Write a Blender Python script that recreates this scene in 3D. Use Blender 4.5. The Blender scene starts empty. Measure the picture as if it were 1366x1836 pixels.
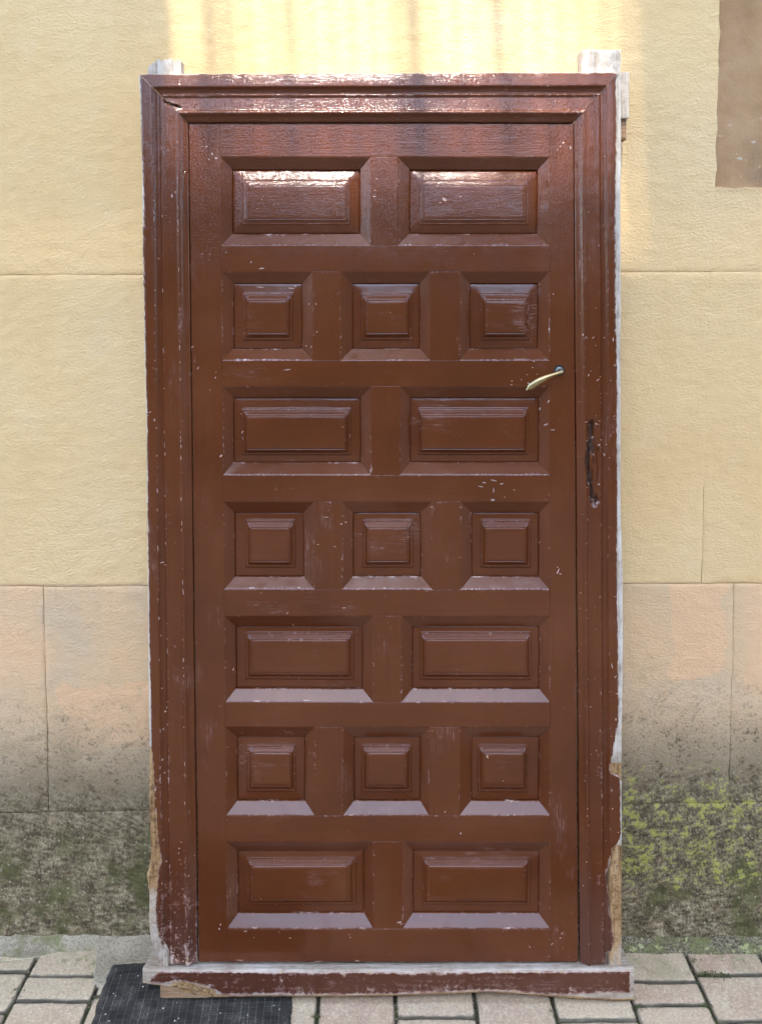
import bpy, math, random
from mathutils import Vector, noise
from mathutils.bvhtree import BVHTree

R = math.radians
scene = bpy.context.scene
col = scene.collection
random.seed(7)

# ------------------------------------------------------------------ camera
cam_data = bpy.data.cameras.new('camera')
cam_data.sensor_fit = 'VERTICAL'
cam_data.sensor_height = 36.0
cam_data.lens = 28.43
cam_data.shift_y = -0.16176          # a cropped / levelled frame: the optical axis lies above its centre
cam_data.clip_start = 0.05
cam_data.clip_end = 400.0
cam = bpy.data.objects.new('camera', cam_data)
col.objects.link(cam)
cam.location = (0.0, -1.99, 1.65)
cam.rotation_euler = (R(90 - 3.2), 0, 0)
scene.camera = cam

# ------------------------------------------------------------------ sky, sun, exposure
SUN_EL, SUN_AZ = R(60), R(5)        # high, in front of the wall and a little to the left
sun_vec = Vector((-math.sin(SUN_AZ) * math.cos(SUN_EL), -math.cos(SUN_AZ) * math.cos(SUN_EL), math.sin(SUN_EL)))
world = bpy.data.worlds.new('World')
scene.world = world
world.use_nodes = True
wt = world.node_tree
wt.nodes.clear()
sky = wt.nodes.new('ShaderNodeTexSky')
sky.sky_type = 'NISHITA'
sky.sun_disc = False
sky.sun_elevation = SUN_EL
sky.sun_rotation = math.atan2(sun_vec.x, sun_vec.y)
sky.air_density = 1.0
sky.dust_density = 0.6
sky.ozone_density = 1.8
bg = wt.nodes.new('ShaderNodeBackground')
bg.inputs['Strength'].default_value = 0.15
wo = wt.nodes.new('ShaderNodeOutputWorld')
wt.links.new(sky.outputs[0], bg.inputs['Color'])
wt.links.new(bg.outputs[0], wo.inputs['Surface'])

sd = bpy.data.lights.new('sun', 'SUN')
sd.energy = 2.4
sd.angle = R(0.9)
sd.color = (1.0, 0.995, 0.985)
sun = bpy.data.objects.new('sun', sd)
col.objects.link(sun)
sun.rotation_euler = sun_vec.to_track_quat('Z', 'Y').to_euler()
sun.location = sun_vec * 30

vs = scene.view_settings
vs.view_transform = 'Standard'
vs.look = 'None'
vs.gamma = 1.0
vs.exposure = 3.13
vs.use_white_balance = True           # daylight shade, warmed as the phone did
vs.white_balance_temperature = 7150
vs.white_balance_tint = 10
scene.render.engine = 'CYCLES'
scene.cycles.use_denoising = True
scene.cycles.max_bounces = 5
scene.cycles.diffuse_bounces = 3
scene.cycles.sample_clamp_indirect = 6.0
scene.cycles.use_adaptive_sampling = True
scene.cycles.adaptive_threshold = 0.02

# ------------------------------------------------------------------ small helpers
def nz(x, y, z):
    return noise.noise(Vector((x, y, z)))

def nv(x, y, z):
    return noise.noise_vector(Vector((x, y, z)))

def fbm(x, y, z, o=4):
    return noise.fractal(Vector((x, y, z)), 1.0, 2.0, o)

def lerp(a, b, t):
    return a + (b - a) * t

def sstep(a, b, x):
    t = min(1.0, max(0.0, (x - a) / (b - a)))
    return t * t * (3 - 2 * t)

def u_at(poly, v):
    """u of a polyline [(u, v), ...] running from top to bottom, at height v"""
    if v >= poly[0][1]:
        a, b = poly[0], poly[1]
    elif v <= poly[-1][1]:
        a, b = poly[-2], poly[-1]
    else:
        for a, b in zip(poly, poly[1:]):
            if b[1] <= v <= a[1]:
                break
    t = (v - a[1]) / (b[1] - a[1]) if b[1] != a[1] else 0
    return lerp(a[0], b[0], t)

def v_at(poly, u):
    if u <= poly[0][0]:
        return poly[0][1]
    for a, b in zip(poly, poly[1:]):
        if a[0] <= u <= b[0]:
            return lerp(a[1], b[1], (u - a[0]) / (b[0] - a[0]))
    return poly[-1][1]

class MB:
    """collects quads and builds one mesh object, with a point attribute 'wear'"""
    def __init__(self):
        self.v, self.f, self.w = [], [], []
    def vert(self, p, wear=0.0):
        self.v.append(tuple(p)); self.w.append(wear)
        return len(self.v) - 1
    def face(self, *ids):
        self.f.append(ids)
    def grid(self, rows, wears=None, flip=False):
        base = []
        for i, r in enumerate(rows):
            base.append([self.vert(p, wears[i][j] if wears else 0.0) for j, p in enumerate(r)])
        for a, b in zip(base, base[1:]):
            for j in range(len(a) - 1):
                q = (a[j], a[j + 1], b[j + 1], b[j])
                self.f.append(q[::-1] if flip else q)
        return base
    def box(self, x0, x1, y0, y1, z0, z1, jit=0.0):
        c = [(x, y, z) for z in (z0, z1) for y in (y0, y1) for x in (x0, x1)]
        i = [self.vert((x + random.uniform(-jit, jit), y + random.uniform(-jit, jit), z + random.uniform(-jit, jit))) for x, y, z in c]
        for q in ((0, 2, 3, 1), (4, 5, 7, 6), (0, 1, 5, 4), (2, 6, 7, 3), (0, 4, 6, 2), (1, 3, 7, 5)):
            self.f.append(tuple(i[k] for k in q))
    def build(self, name, mat, parent=None, smooth=True, angle=None):
        me = bpy.data.meshes.new(name)
        me.from_pydata(self.v, [], self.f)
        me.materials.append(mat)
        at = me.attributes.new('wear', 'FLOAT', 'POINT')
        at.data.foreach_set('value', self.w)
        me.polygons.foreach_set('use_smooth', [smooth] * len(self.f))
        me.update()
        o = bpy.data.objects.new(name, me)
        col.objects.link(o)
        if parent is not None:
            o.parent = parent
        if smooth and angle:
            me.set_sharp_from_angle(angle=R(angle))
        return o

def tag(o, label=None, cat=None, group=None, kind=None):
    if label: o['label'] = label
    if cat: o['category'] = cat
    if group: o['group'] = group
    if kind: o['kind'] = kind
    return o

def empty(name, loc=(0, 0, 0), rot=(0, 0, 0)):
    o = bpy.data.objects.new(name, None)
    o.empty_display_size = 0.1
    col.objects.link(o)
    o.location = loc
    o.rotation_euler = rot
    return o

# ------------------------------------------------------------------ node helper
class NT:
    def __init__(self, name):
        self.mat = bpy.data.materials.new(name)
        self.mat.use_nodes = True
        self.t = self.mat.node_tree
        self.t.nodes.clear()
        self.out = self.t.nodes.new('ShaderNodeOutputMaterial')
        self.bsdf = self.t.nodes.new('ShaderNodeBsdfPrincipled')
        self.t.links.new(self.bsdf.outputs[0], self.out.inputs['Surface'])
    def put(self, sock, val):
        if isinstance(val, bpy.types.NodeSocket):
            self.t.links.new(val, sock)
        elif isinstance(val, tuple) and len(val) == 3 and sock.type == 'RGBA':
            sock.default_value = (*val, 1)
        else:
            sock.default_value = val
    def n(self, kind, **kw):
        return self.t.nodes.new('ShaderNode' + kind)
    def obj(self):
        return self.n('TexCoord').outputs['Object']
    def pos(self):
        return self.n('NewGeometry').outputs['Position']
    def rand(self):
        return self.n('ObjectInfo').outputs['Random']
    def attr(self, name='wear'):
        a = self.n('Attribute'); a.attribute_name = name
        return a.outputs['Fac']
    def sep(self, vec):
        s = self.n('SeparateXYZ'); self.put(s.inputs[0], vec)
        return s.outputs
    def mapv(self, vec, scale=(1, 1, 1), loc=(0, 0, 0), rot=(0, 0, 0)):
        m = self.n('Mapping')
        self.put(m.inputs['Vector'], vec)
        m.inputs['Scale'].default_value = scale
        m.inputs['Location'].default_value = loc
        m.inputs['Rotation'].default_value = rot
        return m.outputs[0]
    def addv(self, a, b):
        m = self.n('VectorMath'); m.operation = 'ADD'
        self.put(m.inputs[0], a); self.put(m.inputs[1], b)
        return m.outputs[0]
    def scalev(self, a, s):
        m = self.n('VectorMath'); m.operation = 'SCALE'
        self.put(m.inputs[0], a); self.put(m.inputs['Scale'], s)
        return m.outputs[0]
    def noise(self, vec, scale, detail=3.0, rough=0.5, dist=0.0, color=False):
        m = self.n('TexNoise')
        self.put(m.inputs['Vector'], vec)
        m.inputs['Scale'].default_value = scale
        m.inputs['Detail'].default_value = detail
        m.inputs['Roughness'].default_value = rough
        m.inputs['Distortion'].default_value = dist
        return m.outputs['Color' if color else 'Fac']
    def voro(self, vec, scale, out='Distance', feature='F1', rnd=1.0):
        m = self.n('TexVoronoi'); m.feature = feature
        self.put(m.inputs['Vector'], vec)
        m.inputs['Scale'].default_value = scale
        m.inputs['Randomness'].default_value = rnd
        return m.outputs[out]
    def math(self, op, a, b=0.0, c=0.0, clamp=False):
        m = self.n('Math'); m.operation = op; m.use_clamp = clamp
        self.put(m.inputs[0], a); self.put(m.inputs[1], b); self.put(m.inputs[2], c)
        return m.outputs[0]
    def step(self, x, a, b):
        """smooth 0..1 between a and b (a may be above b)"""
        m = self.n('MapRange'); m.interpolation_type = 'SMOOTHSTEP'
        self.put(m.inputs['Value'], x)
        lo, hi = (a, b) if a < b else (b, a)
        m.inputs['From Min'].default_value = lo
        m.inputs['From Max'].default_value = hi
        m.inputs['To Min'].default_value = 0.0 if a < b else 1.0
        m.inputs['To Max'].default_value = 1.0 if a < b else 0.0
        return m.outputs[0]
    def lin(self, x, a, b, c, d):
        m = self.n('MapRange')
        self.put(m.inputs['Value'], x)
        for k, q in zip(('From Min', 'From Max', 'To Min', 'To Max'), (a, b, c, d)):
            m.inputs[k].default_value = q
        return m.outputs[0]
    def mul(self, *a):
        r = a[0]
        for b in a[1:]:
            r = self.math('MULTIPLY', r, b)
        return r
    def add(self, *a):
        r = a[0]
        for b in a[1:]:
            r = self.math('ADD', r, b)
        return r
    def mix(self, fac, a, b, mode='MIX'):
        m = self.n('Mix'); m.data_type = 'RGBA'; m.blend_type = mode
        self.put(m.inputs[0], fac)
        self.put(m.inputs[6], a); self.put(m.inputs[7], b)
        return m.outputs[2]
    def ramp(self, fac, stops):
        m = self.n('ValToRGB')
        self.put(m.inputs[0], fac)
        e = m.color_ramp.elements
        while len(e) < len(stops):
            e.new(0.5)
        for k, (p, c) in enumerate(stops):
            e[k].position = p
            e[k].color = (*c, 1) if len(c) == 3 else c
        return m.outputs[0]
    def bump(self, height, strength, dist, normal=None):
        m = self.n('Bump')
        self.put(m.inputs['Height'], height)
        m.inputs['Strength'].default_value = strength
        m.inputs['Distance'].default_value = dist
        if normal is not None:
            self.put(m.inputs['Normal'], normal)
        return m.outputs[0]
    def done(self, color, rough=0.6, normal=None, spec=0.5, metal=0.0):
        b = self.bsdf
        self.put(b.inputs['Base Color'], color)
        self.put(b.inputs['Roughness'], rough)
        self.put(b.inputs['Specular IOR Level'], spec)
        self.put(b.inputs['Metallic'], metal)
        if normal is not None:
            self.put(b.inputs['Normal'], normal)
        return self.mat

# ------------------------------------------------------------------ materials
def paint_material(name, axis, worn=0.0, dull=0.0, foot=0.0):
    """old brown gloss paint; axis = direction of the wood grain ('x' or 'z')"""
    m = NT(name)
    co = m.obj()
    st = (5, 70, 70) if axis == 'x' else (70, 70, 5)
    g = m.mapv(co, st)
    grain = m.noise(g, 1.6, 5, 0.6)
    fine = m.noise(g, 5.0, 3, 0.6)
    big = m.noise(co, 3.0, 4, 0.6)
    mid = m.noise(co, 11, 5, 0.6)
    wear = m.attr()
    # chips: noisy threshold pulled up by the wear attribute on edges and knocks
    c1 = m.noise(co, 75, 4, 0.68, 0.6)
    c2 = m.noise(m.mapv(co, tuple(s * 0.6 for s in st)), 2.4, 4, 0.65)
    cm = m.add(m.mul(c1, 0.55), m.mul(c2, 0.3), m.mul(mid, 0.15))
    lvl = m.add(cm, m.mul(wear, 0.22), worn)
    chip = m.step(lvl, 0.70, 0.72)
    # stray knocks
    dco = m.addv(m.mapv(co, (1.0, 1.0, 0.8)), m.scalev(m.noise(co, 60, 3, 0.6, color=True), 0.03))
    vd = m.voro(dco, 26, 'Distance')
    vc = m.sep(m.voro(dco, 26, 'Color'))[0]
    rad = m.lin(vc, 0.94, 1.0, 0.02, 0.10)
    speck = m.mul(m.step(m.math('SUBTRACT', rad, vd), 0.0, 0.02), m.step(vc, 0.94, 0.945))
    speck = m.mul(speck, m.step(mid, 0.42, 0.5))
    chip = m.math('MAXIMUM', chip, speck)
    brown = m.ramp(big, [(0.28, (0.090, 0.0228, 0.0062)), (0.5, (0.115, 0.0292, 0.0080)), (0.72, (0.138, 0.0395, 0.0135))])
    footm = m.math('MAXIMUM', m.mul(m.step(m.add(m.sep(co)[2], m.mul(m.math('SUBTRACT', mid, 0.5), 0.35)), 0.42, 0.10), foot), dull)
    brown = m.mix(footm, brown, (0.078, 0.034, 0.025))
    brown = m.mix(m.mul(m.step(grain, 0.45, 0.75), 0.35), brown, (0.090, 0.020, 0.0070))
    chalk = m.mul(m.step(m.noise(m.mapv(co, (3, 3, 1.6) if axis == 'z' else (1.6, 3, 3)), 2.6, 6, 0.7), 0.55, 0.75), m.step(fine, 0.35, 0.7))
    chalk = m.math('MAXIMUM', m.mul(chalk, 0.52), m.mul(m.step(lvl, 0.60, 0.70), 0.38))
    brown = m.mix(chalk, brown, (0.29, 0.165, 0.135))
    under = m.ramp(m.noise(co, 38, 3, 0.6), [(0.32, (0.24, 0.12, 0.08)), (0.45, (0.40, 0.25, 0.19)), (0.55, (0.50, 0.38, 0.31)), (0.68, (0.42, 0.26, 0.135))])
    colr = m.mix(chip, brown, under)
    colr = m.mix(m.step(wear, -0.05, -0.4), colr, m.mix(grain, (0.012, 0.006, 0.003), (0.085, 0.036, 0.018)))          # rotten wood inside the damaged spots
    rough = m.add(0.13, m.mul(mid, 0.12), m.mul(chalk, 0.45), m.mul(chip, 0.4))
    top = m.step(m.add(m.sep(co)[2], m.mul(m.math('SUBTRACT', mid, 0.5), 0.25)), 1.72, 2.02)   # sun-crazed paint high on the door
    fl2 = m.noise(m.mapv(co, (0.55, 1, 1) if axis == 'x' else (1, 1, 0.55)), 330, 2, 0.6)
    rough = m.add(m.mul(rough, m.lin(top, 0, 1, 1.0, 0.72)), m.mul(m.step(wear, -0.1, -0.5), 0.6))
    hgt = m.add(m.mul(grain, m.lin(top, 0, 1, 0.15, 0.85)), m.mul(fine, m.lin(top, 0, 1, 0.07, 0.75)), m.mul(fl2, m.lin(top, 0, 1, 0.08, 0.9)), m.mul(m.step(m.noise(co, 300, 2, 0.5), 0.58, 0.72), m.lin(top, 0, 1, 0.06, 2.4)), m.mul(m.step(lvl, 0.70, 0.72), -0.5))
    n2 = m.bump(hgt, 0.55, 0.0013)
    return m.done(colr, rough, n2, spec=0.44)

PAINT_V = paint_material('brown_paint_upright', 'z', 0.0)
PAINT_J = paint_material('brown_paint_jamb', 'z', 0.0, 0.0, 0.6)
PAINT_H = paint_material('brown_paint_level', 'x', 0.0)
PAINT_P = paint_material('brown_paint_panel', 'x', -0.015)
PAINT_S = paint_material('brown_paint_sill', 'x', 0.062, 0.5)

def raw_material(name, axis, cols, rough=0.8):
    m = NT(name)
    co = m.obj()
    st = (6, 90, 90) if axis == 'x' else (90, 90, 6)
    g = m.mapv(co, st)
    grain = m.noise(g, 1.8, 6, 0.65)
    big = m.noise(co, 9, 4, 0.6)
    wear = m.attr()
    f = m.add(m.mul(grain, 0.6), m.mul(big, 0.4))
    pale = m.ramp(m.add(f, m.mul(m.math('SUBTRACT', m.noise(co, 45, 4, 0.7), 0.5), 0.35)), [(0.32, cols[0]), (0.47, cols[1]), (0.62, cols[2])])
    pale = m.mix(m.mul(m.step(m.noise(co, 24, 5, 0.7), 0.52, 0.66), 0.45), pale, (0.30, 0.21, 0.14))
    fresh = m.ramp(f, [(0.34, (0.10, 0.045, 0.018)), (0.45, (0.36, 0.19, 0.075)), (0.53, (0.50, 0.30, 0.135)), (0.64, (0.62, 0.43, 0.23))])
    c = m.mix(m.step(m.add(wear, m.mul(m.math('SUBTRACT', big, 0.5), 1.0), m.mul(m.math('SUBTRACT', grain, 0.5), 0.8)), 0.38, 0.62), pale, fresh)
    crumb = m.noise(co, 120, 4, 0.75)
    c = m.mix(m.mul(m.step(crumb, 0.50, 0.38), wear, 0.7), c, (0.10, 0.045, 0.018))
    n1 = m.bump(m.add(grain, m.mul(crumb, m.lin(wear, 0, 1, 0.5, 2.2))), 0.8, 0.0045)
    return m.done(c, rough, n1, spec=0.3)

RAW_V = raw_material('whitened_timber_upright', 'z', [(0.28, 0.195, 0.13), (0.57, 0.475, 0.37), (0.70, 0.625, 0.53)])
RAW_H = raw_material('whitened_timber_level', 'x', [(0.24, 0.16, 0.10), (0.45, 0.36, 0.265), (0.59, 0.51, 0.41)])
RAW_B = raw_material('bare_timber', 'x', [(0.22, 0.12, 0.06), (0.36, 0.21, 0.11), (0.48, 0.31, 0.17)])

def simple(name, c, rough=0.7, metal=0.0, scale=60, amt=0.25, bump=0.3, spec=0.5):
    m = NT(name)
    co = m.obj()
    f = m.noise(co, scale, 5, 0.6)
    a = tuple(x * (1 - amt) for x in c); b = tuple(min(1, x * (1 + amt)) for x in c)
    cc = m.ramp(f, [(0.3, a), (0.7, b)])
    return m.done(cc, m.lin(f, 0.3, 0.7, rough * 0.85, min(1, rough * 1.15)), m.bump(f, bump, 0.001), spec, metal)

DARK = simple('shadow_brown_board', (0.05, 0.022, 0.013), 0.7)
BRASS = simple('aged_brass', (0.46, 0.35, 0.175), 0.34, 1.0, 90, 0.15, 0.06)
STEEL = simple('grey_steel', (0.30, 0.29, 0.27), 0.38, 1.0, 90, 0.2, 0.1)
BLACK = simple('keyhole_black', (0.012, 0.011, 0.010), 0.8)
CHIP = simple('pale_undercoat', (0.43, 0.28, 0.215), 0.7, 0, 160, 0.3, 0.5)

def wall_material():
    m = NT('weathered_wall_render')
    p = m.pos()
    x, y, z = m.sep(p)
    big = m.noise(p, 1.3, 4, 0.55)
    med = m.noise(p, 5.5, 5, 0.6)
    sml = m.noise(p, 26, 5, 0.65)
    grit = m.noise(p, 105, 4, 0.75)
    streak = m.noise(m.mapv(p, (9, 9, 0.7)), 1.0, 4, 0.6)
    warp = m.mul(m.math('SUBTRACT', med, 0.5), 0.20)
    zz = m.add(z, warp)
    # lime render: cream, paler and yellower clouds, faint runs
    cream = m.ramp(big, [(0.30, (0.700, 0.455, 0.205)), (0.5, (0.755, 0.512, 0.248)), (0.70, (0.775, 0.553, 0.300))])
    cream = m.mix(m.mul(m.step(streak, 0.5, 0.72), 0.30), cream, (0.71, 0.455, 0.205))
    cream = m.mix(m.mul(m.step(x, 0.70, 0.95), m.step(big, 0.4, 0.6), 0.35), cream, (0.72, 0.46, 0.23))
    cream = m.mix(m.mul(m.step(med, 0.55, 0.75), 0.35), cream, (0.77, 0.60, 0.385))
    # exposed course below: pinkish beige, greyer where the skin has gone
    bare = m.ramp(med, [(0.30, (0.72, 0.465, 0.250)), (0.48, (0.68, 0.455, 0.258)), (0.64, (0.62, 0.445, 0.27))])
    wx = m.add(x, m.mul(m.math('SUBTRACT', med, 0.5), 0.14), m.mul(m.math('SUBTRACT', sml, 0.5), 0.03))
    wz = m.add(z, m.mul(m.math('SUBTRACT', m.noise(m.mapv(p, (1, 1, 1), (5, 2, 1)), 6.5, 5, 0.6), 0.5), 0.16))
    def patch(x0, x1, z0, z1, e=0.012):
        return m.mul(m.step(wx, x0, x0 + e), m.step(wx, x1, x1 - e), m.step(wz, z0, z0 + e), m.step(wz, z1, z1 - e))
    skin = m.math('MAXIMUM', patch(-0.82, -0.50, 0.52, 0.69), m.math('MAXIMUM', patch(0.72, 0.865, 0.70, 1.2), m.mul(patch(0.89, 1.3, 0.62, 1.2, 0.05), 0.8)))
    skin = m.math('MAXIMUM', skin, m.mul(patch(-1.6, -0.80, 0.60, 1.2, 0.12), 0.55))
    bare = m.mix(m.mul(skin, 0.8), bare, (0.77, 0.465, 0.25))
    low = m.step(z, 0.948, 0.938)
    c = m.mix(low, cream, bare)
    c = m.mix(m.mul(m.step(m.add(zz, m.mul(m.math('SUBTRACT', sml, 0.5), 0.4)), 0.74, 0.40), 0.62), c, (0.47, 0.37, 0.235))
    # grime climbing from the street: speckled, broken
    gm = m.add(m.mul(sml, 0.40), m.mul(grit, 0.60))
    h1 = m.add(m.lin(zz, 0.30, 0.78, 0.20, -0.15), m.mul(m.step(x, 0.3, 0.7), 0.03))
    pit = m.step(m.add(gm, h1), 0.52, 0.68)
    c = m.mix(m.mul(pit, 0.82), c, (0.145, 0.115, 0.072))
    # plinth: dark damp stone
    damp = m.step(m.add(zz, m.mul(m.math('SUBTRACT', gm, 0.5), 1.1), m.mul(m.step(x, 0.3, 0.7), -0.07)), 0.66, 0.24)
    stone = m.ramp(gm, [(0.40, (0.026, 0.020, 0.010)), (0.47, (0.135, 0.102, 0.056)), (0.53, (0.26, 0.205, 0.12)), (0.61, (0.52, 0.43, 0.27))])
    c = m.mix(m.mul(damp, 0.88), c, stone)
    # bare sandy scar in the plinth left of the door
    scar = m.step(m.add(m.mul(m.noise(m.mapv(p, (1, 1, 1.5), (0.4, 0, 0.2)), 6.0, 5, 0.65), 1.0), m.step(x, -0.70, -0.62)), 1.55, 1.62)
    scar = m.mul(scar, m.step(z, 0.32, 0.24), m.step(x, -0.5, -0.52))
    c = m.mix(m.mul(scar, 0.6), c, (0.33, 0.225, 0.14))
    # green moss
    mossn = m.noise(p, 9, 6, 0.7)
    moss = m.mul(m.step(m.add(mossn, m.mul(gm, 0.35)), 0.66, 0.80), m.step(zz, 0.36, 0.20))
    c = m.mix(m.mul(moss, 0.75), c, m.mix(sml, (0.035, 0.042, 0.012), (0.15, 0.145, 0.045)))
    # yellow lichen, right of the door only
    lm = m.noise(p, 26, 5, 0.75, 0.3)
    lz = m.mul(m.step(z, 0.10, 0.20), m.step(z, 0.52, 0.36), m.step(x, 0.50, 0.66))
    lich = m.step(m.add(lm, m.mul(m.math('SUBTRACT', grit, 0.5), 0.85), m.mul(m.math('SUBTRACT', med, 0.5), 0.35), m.mul(lz, 0.13)), 0.67, 0.72)
    lich = m.mul(lich, m.step(lz, 0.05, 0.3))
    c = m.mix(m.mul(lich, 0.85), c, m.ramp(sml, [(0.35, (0.19, 0.185, 0.05)), (0.6, (0.42, 0.385, 0.085))]))
    # pale flecks of lichen
    vd = m.voro(p, 95, 'Distance')
    vcol = m.sep(m.voro(p, 95, 'Color'))[0]
    fleck = m.mul(m.step(vd, 0.30, 0.20), m.step(vcol, 0.80, 0.82), damp)
    c = m.mix(m.mul(fleck, 0.6), c, (0.45, 0.43, 0.30))
    # relief: trowelled, wormy render; coarser pits low down
    wp = m.mapv(p, (0.8, 1, 1.3))
    worm = m.noise(wp, 150, 3, 0.65, 0.3)
    rough = m.lin(big, 0.35, 0.65, 0.45, 1.1)
    hgt = m.add(m.mul(worm, rough), m.mul(m.noise(wp, 34, 3, 0.6), 0.55), m.mul(gm, m.lin(z, 0.25, 0.75, 1.9, 0.3)))
    n1 = m.bump(hgt, 0.9, 0.0040)
    return m.done(c, 0.92, n1, spec=0.2)

WALL = wall_material()

def stone_material():
    m = NT('exposed_brown_sandstone')
    p = m.pos()
    x, y, z = m.sep(p)
    a = m.noise(p, 7, 5, 0.65)
    g = m.noise(p, 120, 4, 0.7)
    c = m.ramp(a, [(0.3, (0.34, 0.192, 0.092)), (0.5, (0.42, 0.247, 0.124)), (0.7, (0.48, 0.302, 0.165))])
    dk = m.mul(m.step(m.noise(p, 6.0, 5, 0.65), 0.46, 0.62), m.step(z, 2.08, 1.96))
    c = m.mix(m.mul(dk, 0.5), c, (0.20, 0.14, 0.09))
    fl = m.mul(m.step(m.noise(m.mapv(p, (1, 1, 2.2)), 24, 4, 0.7), 0.63, 0.66), m.step(z, 2.12, 2.05))
    c = m.mix(fl, c, (0.55, 0.47, 0.37))
    n = m.bump(m.add(m.mul(a, 0.7), m.mul(g, 0.5)), 0.7, 0.005)
    return m.done(c, 0.93, n, spec=0.2)

SANDSTONE = stone_material()
MORTAR = simple('wall_mortar', (0.44, 0.35, 0.23), 0.95, 0, 50, 0.3, 0.6, 0.2)

def paver_material():
    m = NT('concrete_paver')
    p = m.pos()
    x, y, z = m.sep(p)
    r = m.rand()
    g = m.noise(p, 170, 4, 0.75)
    a = m.noise(p, 14, 5, 0.6)
    base = m.ramp(r, [(0.0, (0.43, 0.31, 0.19)), (0.35, (0.47, 0.36, 0.225)), (0.65, (0.41, 0.27, 0.175)), (1.0, (0.49, 0.38, 0.245))])
    c = m.mix(m.step(a, 0.4, 0.75), base, (0.48, 0.37, 0.235))
    c = m.mix(m.mul(m.step(g, 0.50, 0.66), 0.6), c, (0.66, 0.54, 0.375))
    c = m.mix(m.mul(m.step(g, 0.46, 0.34), 0.55), c, (0.20, 0.165, 0.145))
    st = m.mul(m.step(m.noise(p, 6, 5, 0.65), 0.47, 0.66), m.step(y, -0.16, -0.05))
    c = m.mix(m.mul(st, 0.6), c, (0.235, 0.225, 0.105))
    gm = m.mul(m.step(m.noise(p, 30, 5, 0.7), 0.54, 0.66), m.step(y, -0.15, -0.04))
    c = m.mix(m.mul(gm, 0.6), c, (0.14, 0.17, 0.05))
    ed = m.attr()
    c = m.mix(m.mul(m.step(m.add(ed, m.mul(m.math('SUBTRACT', m.noise(p, 45, 4, 0.65), 0.5), 1.4)), 0.45, 0.9), 0.7), c, (0.17, 0.15, 0.11))
    c = m.mix(m.mul(m.step(m.add(ed, m.mul(m.math('SUBTRACT', a, 0.5), 0.5)), 0.72, 1.0), 0.8), c, (0.045, 0.037, 0.022))
    n = m.bump(m.add(g, m.mul(m.noise(p, 90, 3, 0.6), 0.8)), 0.65, 0.0022)
    return m.done(c, 0.9, n, spec=0.25)

PAVER = paver_material()

def soil_material():
    m = NT('joint_soil_and_moss')
    p = m.pos()
    a = m.noise(p, 22, 5, 0.7)
    g = m.noise(p, 230, 4, 0.7)
    c = m.ramp(g, [(0.38, (0.014, 0.011, 0.007)), (0.54, (0.055, 0.043, 0.027)), (0.70, (0.20, 0.165, 0.11))])
    c = m.mix(m.mul(m.step(a, 0.48, 0.6), 0.8), c, m.mix(g, (0.030, 0.036, 0.010), (0.13, 0.14, 0.045)))
    return m.done(c, 0.95, m.bump(g, 0.9, 0.005), spec=0.2)

SOIL = soil_material()

def cement_material():
    m = NT('smoothed_cement')
    p = m.pos()
    x, y, z = m.sep(p)
    a = m.noise(p, 9, 5, 0.6)
    g = m.noise(p, 190, 4, 0.7)
    c = m.ramp(a, [(0.3, (0.28, 0.225, 0.145)), (0.5, (0.39, 0.325, 0.22)), (0.7, (0.46, 0.39, 0.28))])
    c = m.mix(m.mul(m.step(g, 0.52, 0.40), 0.6), c, (0.15, 0.125, 0.085))
    c = m.mix(m.mul(m.step(x, 0.42, 0.5), 0.92), c, m.mix(m.step(g, 0.38, 0.66), (0.045, 0.034, 0.018), (0.29, 0.235, 0.145)))
    side = m.math('MAXIMUM', m.step(x, -0.70, -0.80), m.step(x, 0.45, 0.55))
    mossy = m.mul(m.step(m.noise(p, 16, 6, 0.72), 0.44, 0.60), side)
    c = m.mix(m.mul(mossy, 0.8), c, m.mix(m.noise(p, 60, 4, 0.6), (0.085, 0.075, 0.035), (0.22, 0.235, 0.075)))
    lich = m.mul(m.step(m.noise(p, 34, 4, 0.65), 0.57, 0.61), m.step(x, 0.45, 0.6))
    c = m.mix(m.mul(lich, 0.75), c, (0.42, 0.43, 0.19))
    return m.done(c, 0.92, m.bump(m.add(g, a), 0.9, 0.004), spec=0.25)

CEMENT = cement_material()

def rubber_material(name, base, dust, thr):
    m = NT(name)
    p = m.pos()
    a = m.noise(p, 26, 5, 0.65)
    g = m.noise(p, 300, 3, 0.7)
    c = m.ramp(a, [(0.3, tuple(k * 0.6 for k in base)), (0.7, tuple(k * 1.6 for k in base))])
    c = m.mix(m.mul(m.step(m.add(m.mul(g, 0.6), m.mul(a, 0.4)), thr, thr + 0.12), 0.75), c, dust)
    vd = m.voro(p, 140, 'Distance'); vc = m.sep(m.voro(p, 140, 'Color'))[0]
    c = m.mix(m.mul(m.step(vd, 0.3, 0.2), m.step(vc, 0.955, 0.96)), c, (0.55, 0.52, 0.45))
    return m.done(c, m.lin(a, 0.3, 0.7, 0.45, 0.75), m.bump(g, 0.5, 0.0012), spec=0.2)

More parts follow.
